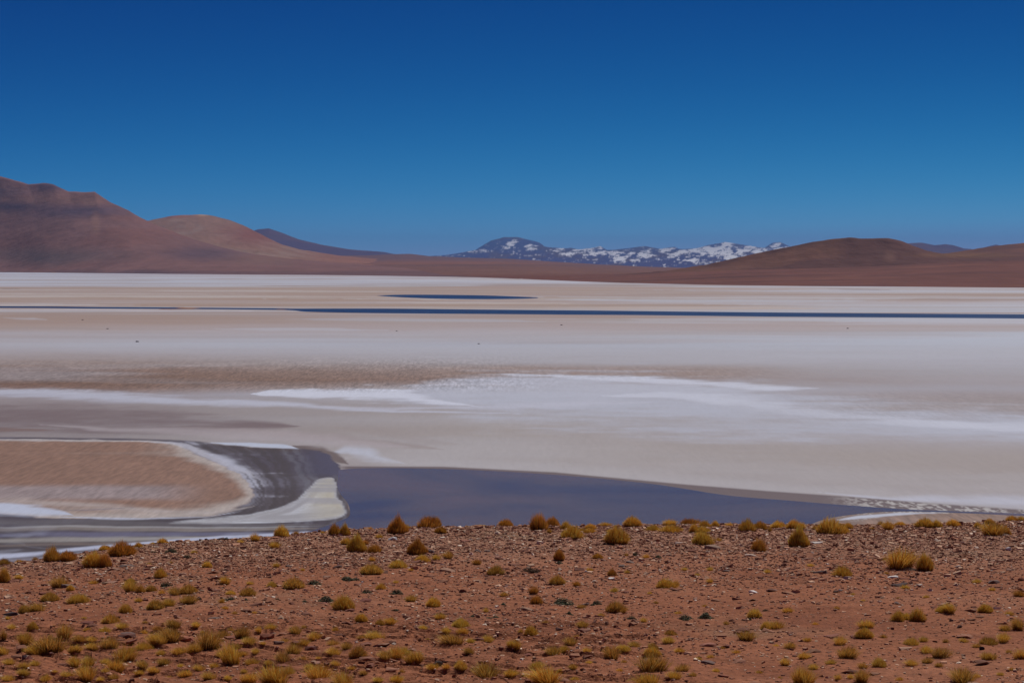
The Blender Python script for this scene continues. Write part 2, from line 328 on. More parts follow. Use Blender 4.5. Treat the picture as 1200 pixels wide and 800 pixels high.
band([(55, 605, 0), (110, 607, 1.6), (160, 606.5, 1.2), (240, 603.5, .8), (290, 595, 0)], .6, (188, 190, 206), .9)
band([(60, 598, 0), (100, 597, 1.2), (160, 593, 0)], .7, (120, 110, 116), .7)
band([(150, 516.6, 0), (200, 519.5, 1.6), (218, 523, 3), (250, 537, 4), (284, 552, 5), (298, 560, 0)], .6, (184, 182, 194), .85, n2=.6)
band([(238, 530, 0), (262, 539, 4), (284, 550, 5), (292, 562, 6), (302, 572, 0)], .7, (170, 172, 188), .6, n2=1)
sdW = poly_sd(qx * .3 + PX * .7, qy * .25 + PY * .75, WHITE) + FRAY * 9
paint(sm(-0.5, 3.0, sdW), (166, 165, 172), .1)
paint(sm(-0.5, 2.0, sdW) * sm(-.02, .14, fbm(X / 40, Y / 10, 177, 5)) * .9, (196, 198, 206))
wst = fbm(sdW / 2.6, PX / 300, 193, 4, .6)
paint(sm(-0.5, 1.5, sdW) * sm(.0, .14, wst) * .7, (200, 202, 212))
paint(sm(-0.5, 1.5, sdW) * sm(.0, .14, -wst) * .6, (134, 130, 136))
paint(sm(0, 5, sdW) * sm(345, 385, PX) * .8, (176, 168, 150))
paint(sm(-0.5, 1, sdW) * sm(0.02, .16, fbm(X / 40, Y / 9, 77, 4)) * .75, (146, 143, 150))
paint(sm(-0.5, 3, sdW) * sm(-.05, .2, FRAY) * .45, (150, 147, 150))
# shallow mud bands below the bank, left
leftm = sm(330, 220, PX)
for (y0, y1), hh, c, a in (((611, 613), 3.4, (92, 86, 90), .85), ((620, 617), 2.6, (138, 128, 122), .7), ((617.5, 615), 1, (150, 148, 152), .7), ((627, 622), 2.6, (100, 98, 122), .85), ((633, 627), 2.4, (158, 152, 148), .8), ((638.5, 629), 1.6, (120, 106, 100), .8)):
    band([(-400, y0, hh), (0, y0, hh), (150, (y0 + y1) / 2, hh), (320, y1, hh * .4), (400, y1 - 2, 0)], .7, c, a, n2=.5)
band([(-400, 652, 3.5), (0, 650, 3), (60, 644, 2.6), (120, 638, 2.2), (200, 632, 1.8), (300, 625, 1.8), (400, 619, 1.8), (450, 617, 2.5), (520, 614, 0)], .5, (182, 186, 208), 1)
band([(-400, 655, 2), (0, 655, 2), (120, 643, 3), (300, 630, 3), (420, 624, 3), (500, 620, 0)], .6, (128, 122, 134), .9)
paint(sm(.0, .2, fbm(X / 12, Y / 18, 83, 4)) * sm(600, 640, PY) * sm(440, 380, PX) * .3, (180, 184, 204))
band([(196, 362, 0), (206, 361.2, 1.4), (222, 361.2, 1.4), (236, 362, 0)], .5, (140, 98, 74), 1)
# gravel shore at the foot of the hillside, right
shore = np.interp(PX, [1000, 1040, 1080, 1130, 1200, 1400], [610, 604.5, 601.2, 600.8, 603.5, 611])
paint(sm(-.5, .8, PY - shore) * sm(1000, 1020, PX), (134, 108, 96), .8)
V = np.stack([X, Y, fbm(X / 30, Y / 30, 5, 3) * 0.12 * 0 + np.zeros_like(X)], -1).reshape(-1, 3)
me = mesh_from('salt_flat', V, grid_faces(len(rows), len(cols)), M_salt, True, np.clip(col_.reshape(-1, 3), .01, .9), {'speck': np.clip(speckle, 0, 1).ravel()})
obj('salt_flat', me, kind='structure')

# ------------------------------------------------------------------ water sheets
def sheet(name, P, m, z, kind='structure'):
    """polygon of photo points laid on the flat, triangle-filled"""
    import bmesh
    bm = bmesh.new()
    vs = [bm.verts.new((*[float(q) for q in flat(px, py)], z)) for px, py in P]
    f = bm.faces.new(vs); bmesh.ops.triangulate(bm, faces=[f])
    me = bpy.data.meshes.new(name); bm.to_mesh(me); bm.free(); me.materials.append(m)
    for p in me.polygons:
        if p.normal.z < 0: p.flip()
    return obj(name, me, kind=kind)
def rough_line(pts, amp, sc, seed):
    out = []
    for i, (a, b) in enumerate(pts):
        X0, Y0 = flat(a, b); k = float(fbm(np.array([X0 / sc]), np.array([Y0 / sc]), seed, 4)[0])
        out.append((a + k * amp * 3, b + k * amp))
    return out
lag = curve([(396, 550), (430, 548), (520, 549), (650, 556), (760, 566), (850, 579.5), (930, 586.5), (1000, 592), (1060, 596), (1110, 598), (1200, 601.2), (1500, 615)], 8)
lag += curve([(1500, 619), (1200, 604), (1120, 600.3), (1060, 598.6), (1010, 601), (960, 610), (900, 640), (700, 690), (450, 690), (330, 640)], 6)
lag += curve([(330, 632), (380, 616), (402, 608), (409, 603), (407, 590), (398, 578), (394, 566), (396, 550)], 6)[:-1]
sheet('lagoon', rough_line(lag, 1.6, 40, 5), M_lagoon, 0.012)
riv_t = [(-400, 358.5), (0, 358.8), (120, 359.6), (205, 360.2)] + [(330, 361.4), (345, 361.7), (450, 361.6), (560, 362.6), (700, 363.8), (830, 365.3), (1000, 366.9), (1200, 368.4), (1500, 370.4)]
riv_b = [(1500, 375.5), (1200, 373.2), (1060, 372.0), (900, 371.0), (760, 369.4), (640, 368.4), (520, 367.6), (420, 366.6), (360, 365.2), (330, 363.2), (205, 361.9), (100, 361.3), (0, 360.6), (-400, 360.2)]
sheet('river', rough_line(curve(riv_t, 8), .5, 300, 8) + rough_line(curve(riv_b, 8), .9, 250, 9), M_river, 0.012)
M_sand = mat('wet_sand', .9, .2, base=tuple(lin((138, 98, 72)) * K))
for a_, b_, y_, h_ in ((205, 236, 361.1, .8), (322, 338, 362.6, .35)):
    sheet('sandbar', [(a_, y_), (a_ + (b_ - a_) * .3, y_ - h_), (a_ + (b_ - a_) * .7, y_ - h_ * .8), (b_, y_), (a_ + (b_ - a_) * .6, y_ + h_), (a_ + (b_ - a_) * .3, y_ + h_ * .7)], M_sand, 0.05)
sheet('pond', rough_line(curve([(442, 346.2), (480, 345.2), (560, 345.9), (630, 348.4)], 8) + curve([(630, 349.2), (600, 350.2), (550, 350.4), (500, 349.6), (460, 347.8), (442, 346.4)], 8), .3, 300, 4), M_river, 0.012)

# ------------------------------------------------------------------ mountains
def interp(pts, x):
    p = np.array(pts, float); return np.interp(x, p[:, 0], p[:, 1])
def ridge(name, sil, foot, dist, px0, px1, nc, nr, tonefn, power=1.5, gully=0.10, gsc=900, rough=0.6, seed=1, dwob=0.12, shear=0.0, m=None):
    """a mountain whose skyline, foot line and distance are given; sil / foot in photo rows"""
    px = np.linspace(px0, px1, nc)
    ys = interp(sil, px) - rough * 2 * (fbm(px / 14, px * 0 + seed, seed, 4, 0.6))
    yd = interp(dist, px) * (1 + dwob * fbm(px / 90, px * 0 + 5, seed + 3, 3))
    kk = np.hanning(max(5, int(120 / ((px1 - px0) / nc)))); kk /= kk.sum(); pd = len(kk) // 2
    smooth = lambda v: np.convolve(np.pad(v, (pd, len(kk) - 1 - pd), mode='edge'), kk, mode='valid')
    yd = smooth(yd)
    u, vs = slope_of(px, ys); zr = H + vs * yd
    uf, vf = slope_of(px, interp(foot, px)); yf = np.where(vf < -1e-3, -H / np.minimum(vf, -1e-3), yd * .7)
    yf = smooth(np.minimum(yf, yd * .92)); zf = np.zeros_like(yf)
    t = np.linspace(0, 1.35, nr)[:, None]
    tt = np.clip(t, 0, 1)
    Yg = yf + (yd - yf) * t
    Xg = u * Yg
    shp = tt ** power * (0.82 + .18 * tt)
    # gullies running down the slope
    g = np.abs(fbm(Xg / gsc, Yg / (gsc * 2.5), seed + 11, 5)) * 2 - 0.35
    win = np.sin(np.pi * np.clip(tt, 0, 1)) ** 0.8
    ww = max(3, int(90 / ((px1 - px0) / nc))); kern = np.hanning(ww * 2 + 3); kern /= kern.sum()
    zs = np.convolve(np.pad(zr, ww + 1, mode='edge'), kern, mode='valid')   # lower slopes do not copy every notch of the skyline
    top = sm(.7, 1, tt) ** 1.5; sk = 70 * (1 - tt) ** 1.0 * (1 + 1.2 * fbm(px[None] / 60, tt * 3, seed + 21, 3))
    zrow = np.interp(np.broadcast_to(px, Xg.shape) - sk * shear, px, zr); zsr = np.interp(np.broadcast_to(px, Xg.shape) - sk * shear, px, zs); ze = zsr * (1 - top) + zrow * top
    zg = zf + (ze - zf) * (shp - gully * win * g)
    back = np.clip(t - 1, 0, 1) / .35
    zg = zg * (1 - back) ** 1.3 - 30 * back
    zg[0] -= 4
    c = tonefn(np.broadcast_to(px, Xg.shape), Xg, Yg, zg, np.broadcast_to(tt, Xg.shape), zr)
    V = np.stack([Xg, Yg, zg], -1).reshape(-1, 3)
    me = mesh_from(name, V, grid_faces(nr, nc), m or M_mtn, True, np.clip(c.reshape(-1, 3), 0.005, 0.95))
    return obj(name, me, kind='structure')
def mixc(a, b, k): k = np.clip(k, 0, 1)[..., None]; return a * (1 - k) + b * k
def full(c, sh): return np.broadcast_to(lin(c), (*sh, 3)).copy()
def blob(px, py, cx, cy, rx, ry): return np.clip(1.3 - np.hypot((px - cx) / rx, (py - cy) / ry), 0, 1)

def t_massif(px, X, Y, Z, t, zr):
    _, py = to_px(X, Y, Z); c = full((128, 93, 87), X.shape)
    py = py + fbm(X / 900, Y / 900, 3, 4) * 10
    c = mixc(c, lin((104, 80, 84)), sm(.0, .25, fbm(X / 1500, Z / 120, 21, 5)) * .8)
    c = mixc(c, lin((128, 88, 78)), sm(.02, .25, fbm(X / 800, Z / 160, 23, 5)) * .8)
    c = mixc(c, lin((134, 92, 78)), blob(px, py, 20, 285, 60, 22) * .6)
    c = mixc(c, lin((88, 70, 84)), blob(px, py, 95, 248, 60, 8) * .8)
    c = mixc(c, lin((90, 68, 78)), blob(px, py, 60, 217, 34, 6) * .8)
    c = mixc(c, lin((80, 62, 76)), blob(px, py, 10, 241, 50, 6) * .7)
    c = mixc(c, lin((142, 106, 92)), blob(px, py, 112, 262, 6, 14) * .8)
    c = mixc(c, lin((150, 112, 98)), blob(px, py, 108, 237, 12, 5) * .6)
    c = mixc(c, lin((132, 96, 84)), blob(px, py, 60, 233, 70, 5) * .6)
    c = mixc(c, lin((82, 68, 80)), blob(px, py, 240, 297, 50, 8) * .6)
    c = mixc(c, lin((98, 84, 80)), blob(px, py, 60, 300, 90, 10) * .6)
    c = mixc(c, lin((128, 100, 88)), blob(px, py, 310, 303, 50, 8) * .5)
    c = mixc(c, lin((92, 72, 76)), sm(316, 319, py) * .5)
    return c
def t_pale(px, X, Y, Z, t, zr):
    _, py = to_px(X, Y, Z); c = full((142, 108, 92), X.shape)
    c = mixc(c, lin((150, 124, 112)), sm(-.05, .15, fbm(X / 300, Y / 700, 5, 5)) * sm(250, 262, py) * .7)
    c = mixc(c, lin((132, 82, 68)), blob(px, py, 300, 275, 45, 14) * .9)
    c = mixc(c, lin((146, 92, 80)), blob(px, py, 200, 253, 30, 3) * .8)
    c = mixc(c, lin((186, 150, 122)), blob(px, py, 237, 251, 9, 2.5))
    c = mixc(c, lin((146, 100, 82)), sm(330, 400, px) * .9)
    return c
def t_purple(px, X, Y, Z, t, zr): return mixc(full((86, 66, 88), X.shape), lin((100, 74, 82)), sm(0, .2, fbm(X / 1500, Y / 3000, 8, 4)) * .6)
def t_plain(px, X, Y, Z, t, zr):
    _, py = to_px(X, Y, Z); c = full((122, 86, 74), X.shape)
    q = py + fbm(X / 3000, Y / 3000, 9, 4) * 5
    c = mixc(c, lin((112, 84, 84)), sm(312, 302, q) * .9)
    c = mixc(c, lin((96, 72, 68)), blob(px, q, 560, 311 , 130, 1.6) * .7)
    c = mixc(c, lin((142, 94, 74)), blob(px, q, 520, 308, 150, 3) * .6)
    c = mixc(c, lin((108, 66, 56)), sm(318, 325, q) * .8)
    return c
SNOW = [(597, 287, 5, 5), (592, 290, 4, 3), (617, 289, 4, 2), (625, 291, 5, 2.5), (603, 297, 5, 1.5), (560, 294, 8, 1.6), (657, 292, 5, 3), (665, 297, 10, 1.5), (676, 293, 5, 2), (697, 291, 10, 2.2), (696, 297, 8, 2), (713, 296, 10, 2.2), (728, 303, 8, 3), (722, 297, 8, 1.6), (738, 297, 5, 1.5), (755, 297, 5, 3), (760, 300, 8, 2), (782, 293, 6, 2), (788, 300, 5, 3), (800, 295, 6, 2), (818, 292, 14, 2.6), (832, 293, 10, 3), (850, 287, 5, 3), (846, 297, 8, 3), (857, 301, 5, 2), (872, 294, 6, 3.2), (880, 290, 8, 2), (893, 294, 10, 2), (908, 288, 3, 4), (915, 292, 14, 1.6), (745, 306, 7, 1.5), (812, 305, 8, 1.5)]
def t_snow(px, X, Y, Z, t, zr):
    _, py = to_px(X, Y, Z); c = full((74, 72, 116), X.shape)  # rock tone made bluer: distance haze painted into the base colour
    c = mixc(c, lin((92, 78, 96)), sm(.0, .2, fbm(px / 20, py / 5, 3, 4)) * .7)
    n = fbm((px + py * 1.6) / 6.5, (py - px * .12) / 1.8, 7, 5, .74)
    s = 0
    for cx, cy, rx, ry in SNOW: s = np.maximum(s, np.clip(1.5 - np.hypot((px + (py - cy) * 1.2 - cx) / rx / 1.2, (py - cy) / ry / 1.2), 0, 1))
    hi = sm(640, 690, px) * sm(310, 300, py) * .05 + sm(790, 840, px) * sm(905, 880, px) * .06 + sm(560, 600, px) * sm(640, 620, px) * -.02
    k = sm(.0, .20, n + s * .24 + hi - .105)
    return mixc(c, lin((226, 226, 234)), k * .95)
def t_right(px, X, Y, Z, t, zr):
    _, py = to_px(X, Y, Z); c = full((99, 68, 63), X.shape)
    c = mixc(c, lin((92, 68, 64)), sm(0, .2, fbm(X / 500, Y / 700, 3, 5)) * .8)
    c = mixc(c, lin((124, 86, 70)), sm(.02, .22, fbm(X / 300, Y / 300, 5, 5)) * .6)
    c = mixc(c, lin((126, 92, 66)), blob(px, py, 1130, 299, 60, 3.5) * .6)
    c = mixc(c, lin((140, 104, 90)), blob(px, py, 1043, 300, 8, 7) * .4)
    return c
def t_apron(px, X, Y, Z, t, zr):
    _, py = to_px(X, Y, Z); q = py + fbm(X / 700, Y / 700, 9, 4) * 6
    c = full((113, 74, 66), X.shape)
    c = mixc(c, lin((100, 67, 62)), sm(0, .2, fbm(X / 800, Y / 250, 13, 5)) * .8)
    c = mixc(c, lin((124, 82, 70)), sm(.0, .2, fbm(X / 900, Y / 200, 17, 5)) * .7)
    return c
SH = [(-700, 320), (0, 319), (200, 321), (400, 322.5), (560, 325), (700, 331), (800, 333.5), (900, 335), (1200, 337.5), (1900, 342)]
def shift(pts, d): return [(a, b + d) for a, b in pts]
# far snow range
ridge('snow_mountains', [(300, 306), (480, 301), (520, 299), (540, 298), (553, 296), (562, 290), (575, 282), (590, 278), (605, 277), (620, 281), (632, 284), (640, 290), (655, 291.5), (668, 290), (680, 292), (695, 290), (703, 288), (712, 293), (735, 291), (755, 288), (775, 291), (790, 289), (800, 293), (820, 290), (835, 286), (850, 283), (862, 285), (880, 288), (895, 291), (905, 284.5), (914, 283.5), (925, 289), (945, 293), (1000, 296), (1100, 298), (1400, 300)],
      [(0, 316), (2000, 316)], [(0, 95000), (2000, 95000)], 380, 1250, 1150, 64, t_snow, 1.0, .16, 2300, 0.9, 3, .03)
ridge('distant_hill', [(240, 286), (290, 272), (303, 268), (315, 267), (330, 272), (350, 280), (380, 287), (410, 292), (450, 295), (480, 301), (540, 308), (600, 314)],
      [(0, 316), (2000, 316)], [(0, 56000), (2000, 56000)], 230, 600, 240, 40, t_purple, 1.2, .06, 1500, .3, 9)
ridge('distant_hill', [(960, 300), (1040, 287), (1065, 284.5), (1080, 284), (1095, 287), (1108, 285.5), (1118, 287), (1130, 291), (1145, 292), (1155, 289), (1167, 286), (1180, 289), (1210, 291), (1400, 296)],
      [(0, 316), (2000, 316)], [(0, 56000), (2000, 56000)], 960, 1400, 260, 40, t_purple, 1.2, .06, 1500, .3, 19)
# the broad plain in the gap
ridge('far_plain', [(-700, 306), (300, 300), (430, 299), (462, 297.5), (480, 297), (500, 299.5), (540, 301.5), (600, 303), (650, 306.5), (700, 309.5), (760, 312.5), (850, 315), (1000, 316), (1900, 316)],
      [(-700, 317), (300, 318.5), (450, 321), (560, 325), (700, 331), (800, 333.5), (1200, 334)], [(-700, 34000), (2000, 34000)], -300, 1300, 300, 40, t_plain, 1.15, .03, 3000, .25, 5, .05)
ridge('pale_hill', [(60, 285), (120, 268), (177, 256.5), (200, 251.5), (235, 250), (250, 252), (270, 257), (290, 265), (310, 276), (330, 286), (350, 292), (400, 299.5), (450, 303.5), (520, 309), (600, 316), (680, 320)],
      [(0, 319.5), (300, 320.3), (700, 323)], [(0, 27000), (700, 30000)], 60, 680, 400, 60, t_pale, 1.6, .14, 500, .5, 7, .0, .5)
ridge('mountain', [(-700, 250), (-300, 215), (-100, 200), (0, 206), (15, 210), (33, 215.5), (50, 214), (62, 215.5), (80, 224), (100, 225), (111, 224), (122, 232), (130, 237), (150, 246), (165, 255), (180, 262), (200, 270), (230, 281), (260, 290), (300, 298), (340, 303), (380, 306.5), (440, 311), (500, 316), (560, 321), (640, 325)],
      SH, [(-700, 23000), (0, 22500), (300, 21000), (640, 17000)], -400, 640, 640, 90, t_massif, 1.6, .05, 1100, .5, 1, .0, .8)
# right side
ridge('hill', [(950, 312), (1060, 302), (1120, 295), (1150, 290), (1175, 286.5), (1200, 284), (1300, 272), (1500, 262), (1800, 280)],
      [(0, 330), (2000, 334)], [(0, 12000), (2000, 11000)], 950, 1500, 260, 50, t_right, 1.5, .12, 350, .5, 15, .0, .9)
ridge('hill', [(720, 322), (780, 317), (830, 309), (870, 300), (900, 293), (925, 288), (950, 283), (975, 279), (995, 277), (1010, 278.5), (1040, 278), (1055, 281), (1070, 287.5), (1085, 293), (1110, 298), (1160, 303), (1300, 312)],
      [(0, 326), (700, 326), (2000, 330)], [(0, 10000), (2000, 9500)], 720, 1300, 420, 64, t_right, 1.45, .12, 330, .5, 25, .0, .9)
ridge('apron', [(560, 324), (740, 320.5), (800, 318.5), (900, 315.5), (1000, 313), (1080, 309), (1130, 306.5), (1200, 305), (1500, 300), (1900, 296)],
      SH, [(0, 14000), (560, 14000), (700, 10500), (850, 8800), (2000, 8300)], 560, 1600, 320, 36, t_apron, 1.1, .02, 700, .25, 35, .02)

# ------------------------------------------------------------------ the red hillside
CREST = [(-1500, 735), (-300, 690), (0, 667), (60, 659), (100, 653), (150, 647), (200, 641), (260, 636), (320, 632.5), (400, 626), (500, 621), (600, 619), (700, 619), (800, 619), (900, 619), (1000, 619), (1080, 618.5), (1150, 615.5), (1200, 613), (1500, 604), (2700, 598)]
CD = [(-1500, 55), (0, 62), (300, 70), (600, 76), (900, 79), (1200, 82), (2700, 84)]
def hill_base(x, y):
    yy = np.maximum(y, 12.0); px = 600 + FPX * x / yy * 0.985
    _, vc = slope_of(px, interp(CREST, px)); dc = interp(CD, px)
    s = (dc * -vc - 7.1) / (dc - 34)
    h1 = 7.1 + s * (y - 34)
    yn = np.clip(y, 0, 34); k2 = -(5.4 - 34 * s) / 1156.0; k1 = s - 68 * k2
    h0 = 1.7 + k1 * yn + k2 * yn * yn
    h = np.where(y < 34, h0, h1)
    e = np.clip(y - dc, 0, 22); h = h + 0.5 * 0.0145 * e * e + np.clip(y - dc - 22, 0, 1e9) * 0.0145 * 22
    return np.maximum(H - h, -1.5)
def ledges(x, y):
    n = fbm(x / 3.2 + .35 * y, y / 2.2, 101, 4) * 9
    f = n - np.floor(n); st = np.floor(n) + sm(0.0, 0.07, f)
    amt = sm(47, 40, y + 6 * fbm(x / 7, y / 7, 103, 3)) * sm(-.12, .12, fbm(x / 6, y / 5, 105, 3))
    n2 = fbm(x / 1.1, y / .9, 111, 3) * 7; f2 = n2 - np.floor(n2)
    return (st * 0.09 - n * .08) * amt + (np.floor(n2) + sm(0, .2, f2) - n2) * .035 * (0.3 + .7 * amt)
def hill_z(x, y):
    x = np.asarray(x, float); y = np.asarray(y, float)
    near = sm(170, 95, y)
    return hill_base(x, y) + near * (fbm(x / 9, y / 9, 91, 3) * 0.28 + fbm(x / 1.6, y / 1.6, 95, 4) * 0.12 + fbm(x / .35, y / .35, 97, 3) * .065 + ledges(x, y))
cu = np.concatenate([np.linspace(-1.3, -.31, 24)[:-1], np.linspace(-.31, .31, 560), np.linspace(.31, 1.3, 24)[1:]])
cy = np.concatenate([np.linspace(-14, 30, 50)[:-1], np.linspace(30, 50, 250)[:-1], np.linspace(50, 92, 290)[:-1], np.linspace(92, 330, 50)])
CY, CU = np.meshgrid(cy, cu, indexing='ij'); CX = CU * np.maximum(CY, 12.0)
CZ = hill_z(CX, CY)
soil = full((138, 87, 62), CX.shape)
soil = mixc(soil, lin((146, 97, 72)), sm(0, .25, fbm(CX / 4, CY / 4, 121, 5)) * .7)
soil = mixc(soil, lin((120, 72, 50)), sm(0, .25, fbm(CX / 2.5, CY / 2.5, 125, 5)) * .7)
soil = mixc(soil, lin((148, 116, 98)), sm(54, 72, CY + 10 * fbm(CX / 8, CY / 8, 127, 3)) * .45)
soil = mixc(soil, lin((124, 104, 84)), sm(.12, .3, fbm(CX / 5, CY / 6, 129, 4)) * .5)
soil = soil * K * 1.0
me = mesh_from('hillside', np.stack([CX, CY, CZ], -1).reshape(-1, 3), grid_faces(len(cy), len(cu)), M_soil, False, np.clip(soil.reshape(-1, 3), .01, .9))
hillside = obj('hillside', me, kind='structure')

def on_hill(px, py):
    """where the ray through a photo pixel meets the hillside"""
    u, vv = slope_of(px, py); ys = np.arange(26, 100, .1)
    d = (H + vv * ys) - hill_z(u * ys, ys); i = np.argmax(d < 0)
    if d[i] >= 0: i = int(np.argmin(d))
    y = ys[i]; x = float(u * y)
    return x, float(y), float(hill_z(x, y))

# ---- stones
BOX = np.array([(-1, -1, -1), (1, -1, -1), (1, 1, -1), (-1, 1, -1), (-1, -1, 1), (1, -1, 1), (1, 1, 1), (-1, 1, 1)], float) * .5
BF = np.array([(0, 3, 2, 1), (4, 5, 6, 7), (0, 1, 5, 4), (1, 2, 6, 5), (2, 3, 7, 6), (3, 0, 4, 7)])
def stone_cloud(x, y, size, tilt, flatness, tones, sink=.25):
    n = len(x); z = hill_z(x, y)
    B = BOX[None] + rng.normal(0, .13, (n, 8, 3)); B[:, 4:, :2] *= rng.uniform(.55, .95, (n, 1, 1))
    B *= np.stack([size * rng.uniform(.7, 1.5, n), size * rng.uniform(.6, 1.2, n), size * flatness], -1)[:, None]
    a = rng.uniform(0, 6.28, n); ca, sa = np.cos(a)[:, None], np.sin(a)[:, None]
    t = rng.normal(0, tilt, n)[:, None]
    bx, by, bz = B[..., 0], B[..., 1], B[..., 2]
    by, bz = by * np.cos(t) - bz * np.sin(t), by * np.sin(t) + bz * np.cos(t)
    P = np.stack([bx * ca - by * sa, bx * sa + by * ca, bz], -1)
    P += np.stack([x, y, z + size * flatness * sink], -1)[:, None]
    F = (BF[None, 1:] + (np.arange(n) * 8)[:, None, None]).reshape(-1, 4)
    return P.reshape(-1, 3), F, np.repeat(tones, 8, 0)
def stone_tones(n, pale):
    base = np.array([lin((134, 94, 76)), lin((112, 74, 62)), lin((152, 114, 96)), lin((104, 68, 56)), lin((172, 142, 124)), lin((196, 182, 172)), lin((130, 106, 92))])
    p = np.array([.30, .24, .22, .08, .12, .012, .02]); p[4] += pale * .14; p[5] += pale * .03; p /= p.sum()
    t = base[rng.choice(7, n, p=p)] * rng.uniform(.9, 1.45, (n, 1)) * np.array([1.04, .99, .90]); return t * K
def scatter(n, y0, y1, dens=None):
    yy = np.sqrt(rng.uniform(y0 * y0, y1 * y1, n)); uu = rng.uniform(-.29, .29, n); return uu * yy, yy
xs, ys_ = scatter(150000, 31, 87)
keep = rng.uniform(0, 1, len(xs)) < np.clip(.42 + .5 * sm(52, 66, ys_) + 1.3 * fbm(xs / 5, ys_ / 5, 131, 3), .06, 1); xs, ys_ = xs[keep], ys_[keep]
sz = np.clip(rng.lognormal(-3.35, .5, len(xs)), .015, .17) * np.interp(ys_, [30, 50, 80], [.75, .95, 1.45])
pale = 1.0
V1, F1, C1 = stone_cloud(xs, ys_, sz, .25, rng.uniform(.25, .6, len(xs)), stone_tones(len(xs), pale))
st_ = obj('loose_stones', mesh_from('loose_stones', V1, F1, M_stone, False, C1), hillside, kind='stuff')
# the larger stones, one object each, sharing eight meshes
protos = []
for k in range(8):
    a = k
    import bmesh
    bm = bmesh.new(); pts = []
    r_ = random.Random(50 + k)
    for j in range(15):
        d_ = Vector((r_.gauss(0, 1), r_.gauss(0, 1), r_.gauss(0, .9))).normalized()
        pts.append(bm.verts.new((d_.x * r_.uniform(.42, .58), d_.y * r_.uniform(.3, .5), max(-.35, min(.42, d_.z * .6)))))
    bmesh.ops.convex_hull(bm, input=pts)
    for v_ in [v_ for v_ in bm.verts if not v_.link_faces]: bm.verts.remove(v_)
    me = bpy.data.meshes.new('stone'); bm.to_mesh(me); bm.free()
    protos.append(me)
def stone_mesh(k, c):
    me = protos[k].copy(); ca = me.color_attributes.new('tone', 'FLOAT_COLOR', 'POINT')
    for d in ca.data: d.color = (*c, 1)
    me.materials.append(M_stone_obj); return me
PAL = [lin((136, 92, 74)) * K, lin((118, 76, 62)) * K, lin((154, 116, 98)) * K, lin((108, 88, 82)) * K]
PM = [[stone_mesh(k, c) for k in range(8)] for c in PAL]
xs, ys_ = scatter(1500, 32, 84)
ns = 0
for x, y in zip(xs, ys_):
    if ns >= 285: break
    if y > 48 and random.random() < .45: continue
    o = obj('stone', PM[random.choices(range(4), [5, 4, 2, 1.5])[0]][random.randrange(8)], hillside)
    s = random.uniform(.16, .34) * (1 if y < 48 else 1.15); o.scale = (s * random.uniform(.8, 1.5), s, s * random.uniform(.22, .45))
    o.location = (x, y, float(hill_z(x, y)) + .015); o.rotation_euler = (random.gauss(0, .14), random.gauss(0, .14), random.uniform(-.6, .6)); ns += 1

